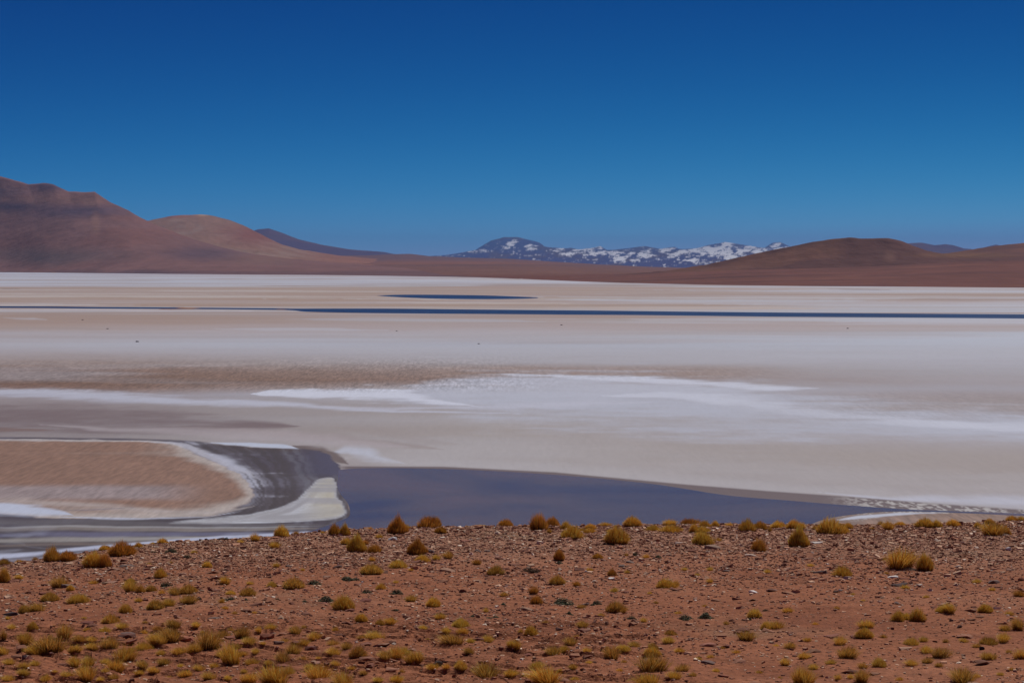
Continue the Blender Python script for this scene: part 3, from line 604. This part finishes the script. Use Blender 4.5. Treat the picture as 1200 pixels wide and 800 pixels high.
# ---- outcropping slabs, things of their own where they stand out
def rock(px, py, wpx, tone, label, flat_=.3, tilt=(0.15, 0), cat='rock', group=None, name='rock'):
    x, y, z = on_hill(px, py); o = obj(name, stone_mesh(random.randrange(8), lin(tone) * K))
    wd = wpx * y / FPX; o.scale = (wd, wd * .75, wd * flat_); o.location = (x, y + wd * .25, z + wd * flat_ * .2)
    o.rotation_euler = (tilt[0], tilt[1], random.uniform(-.3, .3)); tag(o, label, cat, group); return o
WH = (222, 216, 210); GR = (128, 112, 106); DK = (92, 70, 64); RD = (140, 86, 68)
for a in (
    (883, 695, 10, WH, 'bright white stone lying alone on red soil at the right of centre', .5),
    (716, 679, 10, WH, 'flat white stone on the middle slope left of a paired tussock', .4),
    (686, 670, 5, WH, 'small white chip of stone high on the middle slope', .5),
    (795, 637, 12, (196, 170, 156), 'pale pink flat stone just below the crest tussocks', .3),
    (424, 683, 4, WH, 'tiny bright white pebble beside the green cushion plants', .8),
    (460, 633, 11, (200, 196, 196), 'pale grey white stone below the cone shaped crest tussock', .5),
    (1047, 677, 14, WH, 'flat white slab under the largest twin tussock on the right', .25),
    (985, 693, 7, (190, 180, 172), 'pale stone beside a dark one right of centre slope', .5),
    (979, 694, 8, DK, 'dark stone touching a pale one on the right slope', .5),
    (1182, 645, 8, (205, 200, 198), 'upright pale stone near the right edge below the crest', .8),
    (1123, 665, 7, (196, 176, 164), 'pale stone right of the largest twin tussock', .6),
    (1078, 686, 8, (206, 190, 178), 'small pale flat stone below the largest twin tussock', .35),
    (957, 637, 17, (190, 178, 172), 'pale flat slab right of the egg shaped tussock', .22),
    (836, 644, 20, (150, 122, 108), 'broad grey brown boulder under the mounded crest tussock', .42),
    (880, 652, 16, (188, 164, 148), 'pale flat slab below the rust tussock near the crest', .22),
    (502, 648, 16, (98, 82, 80), 'dark grey rock leaning against the brown cone tussock', .5),
    (396, 665, 11, DK, 'dark flat stone on open gravel left of centre', .35),
    (12, 722, 18, (84, 70, 70), 'dark layered slab at the left edge of the slope', .4),
    (233, 703, 7, (100, 84, 80), 'small dark round stone beside a tussock on left slope', .7),
    (148, 749, 22, (98, 66, 58), 'dark cracked slab between two tussocks at lower left', .35),
    (30, 772, 12, (104, 84, 88), 'grey block of rock under the tussock cluster at lower left', .7),
    (216, 751, 24, RD, 'reddish tilted slab wedged between tussocks at lower left', .4),
    (311, 750, 21, RD, 'large reddish slab jutting from the ledge left of centre', .5),
    (326, 756, 15, (112, 84, 76), 'dark broken slab below the jutting reddish slab', .45),
    (347, 755, 17, (124, 80, 66), 'brown ledge slab right of the jutting reddish slab', .35),
    (364, 762, 14, (108, 72, 62), 'dark brown block at the end of the ledge', .5),
    (511, 781, 16, (70, 54, 50), 'blackish hollow rock low in the middle foreground', .6),
    (521, 778, 9, (104, 70, 60), 'small dark brown block right of the blackish rock', .6),
    (430, 777, 20, (128, 84, 70), 'long brown slab below two tussocks in the lower middle', .3),
    (655, 739, 12, (110, 76, 68), 'dark stone at the left end of a low ledge in the centre', .4),
    (685, 740, 18, (134, 92, 76), 'flat brown slab on the low ledge in the centre', .3),
    (830, 758, 22, (138, 92, 76), 'wide flat slab in the lower right foreground ledge', .25),
    (1151, 761, 7, (62, 52, 56), 'small black stone at the lower right', .9),
    (1124, 736, 8, (78, 54, 48), 'dark brown stone right of the paired olive tussocks', .6),
    (1115, 728, 6, (84, 66, 62), 'tiny dark stone above the brown one at right', .7),
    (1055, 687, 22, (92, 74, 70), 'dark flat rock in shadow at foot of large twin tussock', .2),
    (560, 752, 16, (130, 86, 70), 'brown slab under the low tussock in the middle', .3),
    (975, 747, 20, (128, 84, 70), 'thin brown slab casting a dark line at lower right', .22),
):
    rock(*a[:4], a[4], a[5], (random.uniform(.02, .2), random.uniform(-.12, .12)))

# ---- tussocks
def tussock_mesh(seed, nb, hgt, spread, droop, tones, stiff=1.0, wid=.02, lean=0.0, clump=0, style='dome'):
    """unit-width clump of grass blades; blades rise from a small disc and arch outward"""
    r = np.random.default_rng(seed)
    V = []; F = []; Cc = []
    cl = r.uniform(-1, 1, (max(clump, 1), 2)) * .22 if clump else np.zeros((1, 2))
    ci = r.integers(0, len(cl), nb)
    a = r.uniform(0, 2 * np.pi, nb); q = np.sqrt(r.uniform(0, 1, nb))
    rx = cl[ci, 0] + np.cos(a) * q * .17; ry = cl[ci, 1] + np.sin(a) * q * .17
    rr = {'dome': 1.9, 'cone': 2.1, 'spiky': 1.25}[style]; rx = cl[ci, 0] + np.cos(a) * q * .17 * rr; ry = cl[ci, 1] + np.sin(a) * q * .17 * rr
    fall = {'dome': np.sqrt(1 - .86 * q ** 2), 'cone': 1 - .66 * q ** 1.3, 'spiky': 1 - .35 * q ** 2}[style]
    L = hgt * r.uniform(.7, 1.06, nb) * fall * (1 + .10 * np.sin(a * 3 + seed))
    out = (q * spread) * r.uniform(.7, 1.2, nb)
    da = a + r.normal(0, .35, nb); dx, dy = np.cos(da), np.sin(da)
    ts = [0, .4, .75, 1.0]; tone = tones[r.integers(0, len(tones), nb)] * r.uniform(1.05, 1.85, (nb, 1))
    sx, sy = -np.sin(da + r.normal(0, .9, nb)), np.cos(da + r.normal(0, .9, nb))
    P = []
    for t in ts:
        ho = out * (t ** 1.25) ; hz = L * (t - droop * q * t ** 3)
        px = rx + dx * ho + lean * t * t * hgt; py = ry + dy * ho; w_ = wid * (1 - t * .85)
        for sgn in ((-1, 1) if t < 1 else (0,)):
            P.append(np.stack([px + sgn * sx * w_ / 2, py + sgn * sy * w_ / 2, hz], -1))
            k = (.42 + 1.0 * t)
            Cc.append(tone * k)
    P = np.stack(P, 1); Cc = np.stack(Cc, 1); n = P.shape[1]          # 7 verts per blade
    base = (np.arange(nb) * n)[:, None]
    T = np.array([(0, 1, 3), (0, 3, 2), (2, 3, 5), (2, 5, 4), (4, 5, 6)])
    F = (base[:, None] + T[None]).reshape(-1, 3)
    P = P.reshape(-1, 3); wdt = np.percentile(np.abs(P[:, 0]), 97) * 2; P[:, :2] /= wdt
    zt = np.percentile(P[:, 2], 99); P[:, 2] /= zt; P[:, 2] -= .04
    return mesh_from('grass_tussock', P, F, M_grass, False, np.clip(Cc.reshape(-1, 3), .005, .8))
G1 = np.array([lin((188, 140, 56)), lin((172, 122, 44)), lin((206, 162, 84)), lin((146, 102, 38))]) * 1.05
G2 = np.array([lin((166, 114, 46)), lin((148, 98, 40)), lin((184, 134, 62)), lin((120, 82, 36))]) * 1.0
G3 = np.array([lin((174, 128, 54)), lin((150, 108, 44)), lin((196, 154, 86)), lin((112, 84, 40))]) * 1.0
G4 = np.array([lin((206, 168, 90)), lin((190, 146, 62)), lin((170, 128, 50))]) * .95
TM = {}
for kind, tn in (('g', G1), ('r', G2), ('o', G3), ('y', G4)):
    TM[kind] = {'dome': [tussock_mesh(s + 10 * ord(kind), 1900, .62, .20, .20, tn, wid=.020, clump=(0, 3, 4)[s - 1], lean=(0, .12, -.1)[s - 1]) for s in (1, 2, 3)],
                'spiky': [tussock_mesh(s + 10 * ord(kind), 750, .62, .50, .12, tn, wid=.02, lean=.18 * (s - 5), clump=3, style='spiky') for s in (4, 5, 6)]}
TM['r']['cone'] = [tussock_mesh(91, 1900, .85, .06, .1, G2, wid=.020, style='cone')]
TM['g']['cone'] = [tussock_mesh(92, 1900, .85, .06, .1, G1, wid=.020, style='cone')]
def cushion_mesh(seed, tones, n=900):
    r = np.random.default_rng(seed); a = r.uniform(0, 6.283, n); q = np.sqrt(r.uniform(0, 1, n))
    lump = 1 + .3 * np.sin(a * 3 + seed) * q
    x = np.cos(a) * q * .5 * lump; y = np.sin(a) * q * .5 * lump
    z = np.sqrt(np.clip(1 - q * q, 0, 1)) * r.uniform(.4, 1.0, n) * (.8 + .4 * np.sin(x * 9 + seed))
    c = np.stack([x, y, z], -1); s = .07
    d1 = r.normal(0, 1, (n, 3)); d1 /= np.linalg.norm(d1, axis=1)[:, None]; d2 = np.cross(d1, r.normal(0, 1, (n, 3))); d2 /= np.linalg.norm(d2, axis=1)[:, None]
    P = np.stack([c - d1 * s, c + d2 * s * .5, c + d1 * s, c - d2 * s * .5], 1).reshape(-1, 3); P[:, 2] = np.maximum(P[:, 2], -.02)
    tn = np.repeat(tones[r.integers(0, len(tones), n)] * r.uniform(.7, 1.25, (n, 1)), 4, 0)
    return mesh_from('cushion_plant', P, np.arange(4 * n).reshape(-1, 4), M_cush, False, np.clip(tn, .005, .8))
CU = np.array([lin((92, 96, 78)), lin((76, 82, 66)), lin((112, 112, 88)), lin((96, 90, 64))])
CB = np.array([lin((104, 80, 60)), lin((88, 68, 52))])
CMs = [cushion_mesh(s, CU) for s in (1, 2, 3)]; CBs = [cushion_mesh(s, CB) for s in (4, 5)]
M_mound = mat('grey_soil_mound', .95, .1, base=tuple(lin((112, 92, 82)) * K), grain=((12, .75, 1.2, 1),), bump=((20, .7, .05),))
def mound_mesh(seed):
    r = np.random.default_rng(seed); nr, nc = 8, 20; V = [(0, 0, .5)]; F = []
    for i in range(1, nr):
        for j in range(nc):
            q = i / (nr - 1); a = j / nc * 6.283; k = 1 + .12 * math.sin(a * 2 + seed) + r.uniform(-.05, .05)
            V.append((math.cos(a) * q * .5 * k, math.sin(a) * q * .5 * k, .5 * math.cos(q * 1.75) + r.uniform(-.03, .03)))
    for j in range(nc): F.append((0, 1 + j, 1 + (j + 1) % nc, 1 + (j + 1) % nc))
    me = bpy.data.meshes.new('soil_mound'); ff = [(0, 1 + j, 1 + (j + 1) % nc) for j in range(nc)]
    for i in range(1, nr - 1):
        for j in range(nc): a0 = 1 + (i - 1) * nc; ff.append((a0 + j, a0 + nc + j, a0 + nc + (j + 1) % nc, a0 + (j + 1) % nc))
    me.from_pydata(V, [], ff); me.materials.append(M_mound)
    for p in me.polygons: p.use_smooth = True
    return me
MOUND = [mound_mesh(1), mound_mesh(2)]

# quarter-views of the slope, each four times enlarged: (x, y of base, width, height, colour, flags)
# flags: L<id> = landmark, m = bare soil mound under it, k = cone, s = spiky
Q = {0: """232 232 90 65 g La m|312 230 70 45 r|435 262 90 70 g Lb m|487 260 60 65 r|565 205 115 65 r Lc|490 178 50 25 g|652 168 40 28 g|763 142 55 25 g|718 140 25 14 g|15 330 50 70 g Ld|22 245 50 30 o|90 220 35 18 g|160 215 30 20 o|85 315 40 25 y|275 355 75 55 o|322 370 40 30 g|230 418 75 40 o|365 427 90 40 y|435 335 35 22 o|740 310 70 45 g|590 375 80 65 y|655 378 40 35 o|710 370 50 30 o|620 330 50 25 g|775 350 50 30 c|810 390 70 40 o|755 385 30 25 g|880 380 75 40 o|875 432 80 50 o Le|785 440 60 40 g|725 455 70 45 o|645 422 35 25 y|585 473 55 42 g|515 518 75 45 o Lf|1050 340 50 42 g|1080 385 40 20 y|1155 393 70 40 o|1040 425 30 25 g|1080 413 50 20 c|1150 415 35 15 c|1055 458 30 18 y|970 260 40 30 y|800 190 55 25 c|875 215 35 22 c|905 195 30 18 o|720 190 30 15 c|1060 130 30 18 c|1130 145 30 20 y|1190 135 40 40 g|110 470 60 40 o|170 465 75 45 o|150 555 45 40 y|300 600 80 75 o|115 620 70 60 g|225 665 130 75 o Lg|150 665 70 50 g|10 605 35 55 g|15 665 55 50 y|510 640 75 60 o|735 560 55 28 r|675 570 35 25 o|810 610 120 70 o Lh|735 630 90 60 y|670 640 60 45 y|1130 590 75 60 o|985 650 130 95 o Li|905 660 70 50 g|1075 715 110 105 g Lj s|590 700 100 85 g Lk|540 740 90 55 g|345 725 75 50 g|410 718 75 50 g|400 792 110 70 g Ll|980 785 65 45 y|1165 805 70 50 g""",
300: """8 135 25 30 r|118 115 60 55 g m|85 170 50 35 g|190 105 35 18 o|312 98 25 15 o|362 108 60 50 r m|415 110 45 52 g k|470 187 75 75 g k Lm|425 150 50 30 g|510 152 40 25 r|555 190 60 38 r|530 82 28 16 g|575 122 35 22 y|663 102 80 78 r k Ln|705 78 35 25 g|800 72 95 50 r Lo m|845 68 45 45 r|865 100 50 30 r|1170 65 60 35 r|1050 62 80 12 g|985 58 20 10 r|755 200 80 70 r k Lp|785 235 60 35 g|835 225 50 30 y|910 220 60 40 o|1035 248 40 28 r|1120 297 75 42 o|665 262 70 40 y|545 230 30 25 y|540 292 90 45 o Lq|435 322 80 25 c|515 380 50 25 c|575 362 55 30 g|655 385 60 30 c|270 340 60 28 c|175 362 90 50 o Lr|72 352 45 30 y|92 258 35 28 y|218 275 20 18 y|230 422 40 15 c|325 422 80 35 c|100 410 25 12 c|425 462 110 62 g Ls|720 420 60 35 o|830 445 60 45 g|655 465 35 15 c|862 502 50 32 g|1115 495 60 20 c|1015 490 40 18 c|1075 470 25 28 y|1160 435 35 15 c|495 518 50 35 g|545 520 30 22 y|580 530 40 30 o|628 525 55 35 g|562 592 85 50 y|370 560 30 25 y|12 568 35 35 o|960 540 70 45 y|890 575 40 35 y|970 578 50 45 g|925 630 120 50 o Lt|1000 670 50 38 o|1195 640 35 40 g|175 665 80 65 o|115 700 80 60 o|360 680 65 45 y|470 685 75 55 o|655 695 75 65 g|595 695 80 40 o|740 715 90 60 g Lu s|960 735 50 40 y|1065 772 140 85 o Lv s|890 760 35 30 o|290 780 120 75 g Lw s|165 760 70 60 y|80 808 130 100 g Lx s|405 822 120 75 g s|580 802 60 28 y|660 803 60 38 g|685 765 30 25 y""",
600: """130 85 80 75 r LA|190 65 60 45 r|245 82 55 40 g|285 125 90 60 g|180 100 30 28 y|325 98 40 22 g|370 78 60 25 g|360 98 55 22 g|440 65 50 20 g|565 68 75 45 g|455 98 30 25 g|492 150 100 80 g LB|655 88 60 30 g|745 62 60 32 g|740 92 90 32 g|820 58 60 30 r|860 55 70 32 r|905 68 50 32 g|845 95 50 38 g|895 98 60 30 g|960 68 40 28 g|1020 65 35 22 g|1095 92 90 55 g|1165 82 60 40 r|905 155 85 60 g LC m|880 110 40 20 g|970 138 30 22 y|1155 185 65 62 r LD m|222 228 45 50 r|222 242 35 15 c|402 218 45 25 r|578 205 35 25 c|628 215 30 20 o|688 215 35 20 c|532 205 25 15 o|92 285 80 28 b LE|475 298 45 30 r|537 288 25 20 r|212 340 65 42 o|305 347 40 28 r|102 385 45 40 r|118 430 55 38 r|235 435 90 38 c LF|395 437 50 28 c|325 450 40 20 o|270 480 40 22 c|480 475 90 52 o LG|415 490 35 18 o|560 502 45 25 c|617 515 35 25 o|735 355 85 45 g LH|775 345 35 30 g|925 332 30 25 r|815 508 65 30 c|905 500 75 35 c LI|1140 495 60 45 y|1115 508 30 20 c|1190 550 40 40 y|1190 465 30 15 c|95 580 55 45 g|35 572 30 25 y|745 575 55 32 o|1085 605 100 50 o LJ|15 645 50 50 g|190 668 75 48 o|245 665 45 35 g|465 690 75 65 o|525 655 60 28 y|665 640 65 38 o|660 675 70 40 g|665 750 135 85 o LK s|635 818 110 64 g|150 818 150 84 g LL s""",
900: """50 75 60 35 g|110 78 70 42 g|155 78 40 35 g|5 92 25 28 r|310 105 115 75 g LM|355 100 50 40 g|385 78 50 28 g|228 82 35 25 g|148 165 80 90 g k LN|522 62 35 25 o|565 82 55 45 g|487 82 25 15 g|625 62 45 18 g|740 72 80 42 g|800 70 60 36 g|870 65 70 35 g|985 75 40 28 g|1035 55 45 28 g|1060 110 120 65 g LO m|1110 108 50 45 r|1150 42 60 25 g|1190 40 40 25 g|640 268 140 98 g LP m|750 272 95 75 g m|345 305 75 48 g LQ|95 472 45 28 g|605 512 55 50 g|698 512 85 62 g LR|650 505 50 35 g|850 478 60 48 g|815 468 50 30 y|1022 472 60 38 g|1180 398 60 35 r|1185 555 70 65 o LS|35 548 75 40 g|455 592 75 48 g LT|375 685 95 65 o LU|525 722 55 42 y|672 622 60 35 y|838 615 35 22 y|925 610 45 25 y|1045 622 75 38 o|1115 615 70 45 y|820 685 100 55 o LV|745 660 70 35 g|1190 690 65 55 g|82 720 55 42 y|170 808 110 84 g LW s|440 808 80 68 o s|330 785 35 35 y|390 780 35 30 y|915 802 120 78 o LX s"""}
LM = {  # landmark id: (label, short phrase)
 'a': ('round golden tussock highest on the left crest against the pale shore', 'the round left-crest tussock'),
 'b': ('golden tussock on a bare grey mound just below the left crest', 'the mound tussock below left crest'),
 'c': ('wide flat topped rust brown tussock, largest on the left crest', 'the flat-topped rust tussock'),
 'd': ('tall golden tussock cut by the left edge on the upper slope', 'the tall left-edge tussock'),
 'e': ('olive gold tussock at the lower right of the dense left slope cluster', 'the olive tussock of left cluster'),
 'f': ('low olive tussock alone on smooth soil below the left cluster', 'the lone olive tussock at left'),
 'g': ('broad olive tussock low at far left with a grey rock beneath', 'the broad far-left tussock'),
 'h': ('broad olive gold tussock above a cracked dark slab at lower left', 'the broad tussock above cracked slab'),
 'i': ('large swept olive tussock beside the reddish tilted slab', 'the large swept olive tussock'),
 'j': ('tall spiky golden tussock at lower left, its tips leaning right', 'the tall spiky lower-left tussock'),
 'k': ('upright golden tussock in the gap at lower left, tallest nearby', 'the upright lower-left tussock'),
 'l': ('bright golden tussock lowest of all at far bottom left', 'the bright bottom-left tussock'),
 'm': ('tall golden cone tussock below the crest left of centre', 'the golden cone tussock'),
 'n': ('pointed rust brown cone tussock on crest against blue lagoon', 'the pointed crest tussock'),
 'o': ('domed rust tussock on the crest just right of the pointed one', 'the domed rust crest tussock'),
 'p': ('brown cone tussock with a dark rock leaning on its right', 'the brown cone with rock'),
 'q': ('low dark olive tussock on gravel above green cushion plants', 'the olive gravel tussock'),
 'r': ('wide low olive tussock on the gravel left of centre', 'the wide low gravel tussock'),
 's': ('broad golden brown tussock alone on smooth red soil left of centre', 'the broad lone red-soil tussock'),
 't': ('long low olive tussock across the slope at bottom centre', 'the long low centre tussock'),
 'u': ('ragged golden tussock beside the blackish rock in the foreground', 'the ragged tussock by blackish rock'),
 'v': ('broad spiky olive tussock at bottom centre right of blackish rock', 'the broad spiky bottom-centre tussock'),
 'w': ('broad spiky golden tussock at bottom below the long brown slab', 'the spiky tussock below long slab'),
 'x': ('largest shaggy golden tussock at the bottom edge left of centre', 'the shaggy bottom-edge tussock'),
 'A': ('big rust tussock clump on the crest at the very centre', 'the big central crest clump'),
 'B': ('large round golden tussock just below the crest right of centre', 'the large round golden tussock'),
 'C': ('mounded golden tussock above the broad grey brown boulder', 'the tussock above the boulder'),
 'D': ('rust tussock with a dark base above a pale flat slab', 'the dark-based rust tussock'),
 'E': ('low flat dark brown dead cushion on the gravel at centre', 'the dark brown dead cushion'),
 'F': ('widest grey green cushion plant on the slope at centre', 'the widest green cushion plant'),
 'G': ('wide olive tussock on the slope right of the green cushion', 'the wide mid-slope olive tussock'),
 'H': ('wide golden tussock right of the flat white stone', 'the wide tussock by white stone'),
 'I': ('green cushion plant topped with dry yellow stems, right of centre', 'the yellow-topped green cushion'),
 'J': ('wide spreading olive tussock alone on the right of centre slope', 'the wide spreading olive tussock'),
 'K': ('big shaggy olive tussock, middle of a stacked trio near bottom', 'the big stacked shaggy tussock'),
 'L': ('large bright golden tussock cut by the bottom edge at centre', 'the large bottom-edge centre tussock'),
 'M': ('large bright golden tussock standing on crest right of the row', 'the large bright right-crest tussock'),
 'N': ('upright egg shaped golden tussock just below the crest at right', 'the egg-shaped tussock'),
 'O': ('wide golden tussock on a mound below the crest at far right', 'the wide far-right crest tussock'),
 'P': ('biggest dense golden dome tussock on the right slope, shadowed base', 'the biggest golden dome'),
 'Q': ('round golden tussock alone on pale gravel left of the biggest dome', 'the lone gravel tussock at right'),
 'R': ('dense rounded tussock, right one of a joined pair mid right slope', 'the joined-pair tussock'),
 'S': ('dark olive tussock cut by the right edge on the lower slope', 'the olive right-edge tussock'),
 'T': ('bristly golden tussock alone on the lower right slope', 'the bristly lower-right tussock'),
 'U': ('scruffy olive gold tussock on broken soil at lower right', 'the scruffy olive tussock'),
 'V': ('wide olive tussock right of a small yellow one at lower right', 'the wide lower-right olive tussock'),
 'W': ('spiky golden tussock on the bottom edge right of centre', 'the spiky bottom-edge tussock'),
 'X': ('big dark spiky olive tussock at the bottom right', 'the big bottom-right tussock'),
}
plants = []
for x0, s in Q.items():
    for it in s.split('|'):
        f = it.split(); zx, zy, wz, hz = map(float, f[:4]); fl = f[5:]
        plants.append(dict(px=x0 + zx / 4, py=600 + zy / 4, w=wz / 4, h=hz / 4, k=f[4], lm=next((q[1] for q in fl if q[0] == 'L'), None), m='m' in fl, cone='k' in fl, s='s' in fl))
rt = random.Random(31)
while len(plants) < 440:                       # the many tiny tufts between the larger ones
    px, py = (rt.uniform(8, 1192), rt.uniform(655, 797)) if len(plants) < 345 else (rt.uniform(4, 1196) if rt.random() < .4 else rt.uniform(4, 420), rt.uniform(735, 799))
    if rt.random() > .35 + .65 * (py - 655) / 140 or min(math.hypot(px - p['px'], (py - p['py']) * 1.6) for p in plants) < 15: continue
    ww = rt.uniform(5.5, 10) if len(plants) < 345 else rt.uniform(9, 18); plants.append(dict(px=px, py=py, w=ww, h=ww * .6, k=rt.choice('yyog'), lm=None, m=False, cone=False, s=True))
CN = {"g": 'golden', 'r': 'rust brown', 'o': 'olive gold', 'y': 'pale yellow', 'c': 'grey green', 'b': 'dark brown'}
lms = [p for p in plants if p['lm']]
DIR = ['right of', 'below and right of', 'straight below', 'below and left of', 'left of', 'above and left of', 'straight above', 'above and right of']
cells = {}
for p in plants:
    if p['lm']: continue
    L = min(lms, key=lambda q: math.hypot(q['px'] - p['px'], (q['py'] - p['py']) * 1.3))
    a = math.atan2(p['py'] - L['py'], p['px'] - L['px']); d = DIR[int(round(a / (math.pi / 4))) % 8]
    p['dist'] = math.hypot(L['px'] - p['px'], L['py'] - p['py']); cells.setdefault((L['lm'], d), []).append(p); p['L'] = L; p['d'] = d
DIR2 = None
for (l, d), ps in cells.items():
    ps.sort(key=lambda q: q['dist'])
    for i, p in enumerate(ps):
        size = 'tiny' if p['w'] < 8 else 'small' if p['w'] < 14 else 'medium' if p['w'] < 20 else 'large'
        noun = 'cushion plant' if p['k'] == 'c' else 'tussock'
        o_ = '' if len(ps) == 1 else ('nearest ' if i == 0 else ('second nearest ', 'third nearest ', 'fourth nearest ', 'fifth nearest ', 'sixth nearest ')[i - 1])
        p['label'] = f"{size} {CN[p['k']]} {noun}, {o_}{d} {LM[l][1]}"
        if len(p['label'].replace('-', ' ').split()) > 16: p['label'] = p['label'].replace('cushion plant, ', 'cushion, ').replace('second nearest', 'second').replace('third nearest', 'third')
grass = sorted([p for p in plants if p['k'] not in 'cb'], key=lambda p: (p['lm'] is None, -p['w']))
for p in grass[298:]: p['tiny'] = True          # past about 300: the smallest tufts are one object
TINY = [tussock_mesh(700 + i, 420, .6, .5, .12, (G4, G3, G1)[i], wid=.03, clump=3, style='spiky') for i in range(3)]
TD = []
for m_ in TINY:
    co = np.empty(len(m_.vertices) * 3, np.float32); m_.vertices.foreach_get('co', co); lp = np.empty(len(m_.loops), np.int32); m_.loops.foreach_get('vertex_index', lp)
    cc = np.empty(len(m_.vertices) * 4, np.float32); m_.color_attributes['tone'].data.foreach_get('color', cc); TD.append((co.reshape(-1, 3), lp.reshape(-1, 3), cc.reshape(-1, 4)[:, :3]))
SV, SF, SCc, off = [], [], [], 0
for p in plants:
    if p.get('tiny'):
        x, y, z = on_hill(p['px'], p['py']); wd = p['w'] * y / FPX; ht = p['h'] * y / FPX; co, fc, cc = TD[random.randrange(3)]
        a = random.uniform(0, 6.28); y2 = y + wd * .3; P = co.copy(); P[:, 0] = (co[:, 0] * math.cos(a) - co[:, 1] * math.sin(a)) * wd * 1.15 + x
        P[:, 1] = (co[:, 0] * math.sin(a) + co[:, 1] * math.cos(a)) * wd * 1.1 + y2; P[:, 2] = co[:, 2] * ht * 1.12 + float(hill_z(x, y2)) - .02
        SV.append(P); SF.append(fc + off); SCc.append(cc * random.uniform(.85, 1.15)); off += len(P)
st2 = obj('small_grass_tufts', mesh_from('small_grass_tufts', np.concatenate(SV), np.concatenate(SF), M_grass, False, np.concatenate(SCc)), kind='stuff')
st2['label'] = 'tiny dry grass tufts scattered between the larger tussocks on the red hillside'; st2['category'] = 'grass'
for p in plants:
    if p.get('tiny'): continue
    x, y, z = on_hill(p['px'], p['py'])
    wd = p['w'] * y / FPX * 1.0; ht = p['h'] * y / FPX
    if p['k'] in 'cb':
        o = obj('cushion_plant', random.choice(CMs if p['k'] == 'c' else CBs)); o.scale = (wd, wd, ht * .8)
        cat, grp = 'plant', 'low cushion plants on the red hillside'
    else:
        fam = TM[p['k']]; sty = 'cone' if p['cone'] and 'cone' in fam else ('spiky' if p['s'] or (p['py'] > 735 and random.random() < .8) or random.random() < .25 else 'dome')
        ms = fam[sty]; me = random.choice(ms)
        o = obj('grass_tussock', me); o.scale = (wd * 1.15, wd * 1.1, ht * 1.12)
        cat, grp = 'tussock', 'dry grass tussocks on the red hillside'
        if p['m']:
            mo = obj('soil_mound', MOUND[random.randrange(2)], o); mo.scale = (1.25, 1.2, .45 * wd / ht * .6); mo.location = (.15, -.05, -.06)
    o.location = (x, y + wd * .3, float(hill_z(x, y + wd * .3)) - .02); o.rotation_euler = (0, 0, random.uniform(-.5, .5) if p['cone'] else random.uniform(0, 6.28))
    tag(o, LM[p['lm']][0] if p['lm'] else p['label'], cat, grp)

# ---- dark specks far out on the salt
for px, py, wpx, lb in ((161, 400.6, 4.5, 'dark low rock far out on grey salt left, largest of the specks'), (97, 375, 2.6, 'tiny dark rock far out on the salt at the left'), (126, 385.4, 3, 'tiny brown rock on salt between two darker specks at left'),
                        (465, 388, 2.4, 'tiny dark rock on the grey salt left of centre'), (561, 403, 3, 'tiny dark rock on grey salt at centre'), (658, 381, 3, 'tiny dark rock on the salt just beyond centre'), (993, 385, 3.2, 'tiny dark rock on the pale salt at the right')):
    x, y = (float(q) for q in flat(px, py)); o = obj('rock', stone_mesh(random.randrange(8), lin((92, 80, 82)))); s = wpx * y / FPX
    o.scale = (s, s * .8, s * .45); o.location = (x, y, s * .1); tag(o, lb, 'rock', 'dark specks of rock out on the salt flat')

# ------------------------------------------------------------------ the air
hv = bpy.data.materials.new('thin_air'); hv.use_nodes = True; n = hv.node_tree; n.nodes.clear()
out = n.nodes.new('ShaderNodeOutputMaterial'); pv = n.nodes.new('ShaderNodeVolumePrincipled')
pv.inputs['Color'].default_value = (0.20, 0.48, 1.0, 1); pv.inputs['Density'].default_value = 8.5e-6; pv.inputs['Anisotropy'].default_value = 0.0
n.links.new(pv.outputs[0], out.inputs['Volume'])
bx = BOX * 2
V = np.array([(-38000 if a < 0 else 38000, -4000 if b < 0 else 112000, -5 if c < 0 else 1650) for a, b, c in bx])
obj('haze', mesh_from('haze', V, BF, hv), kind='stuff')
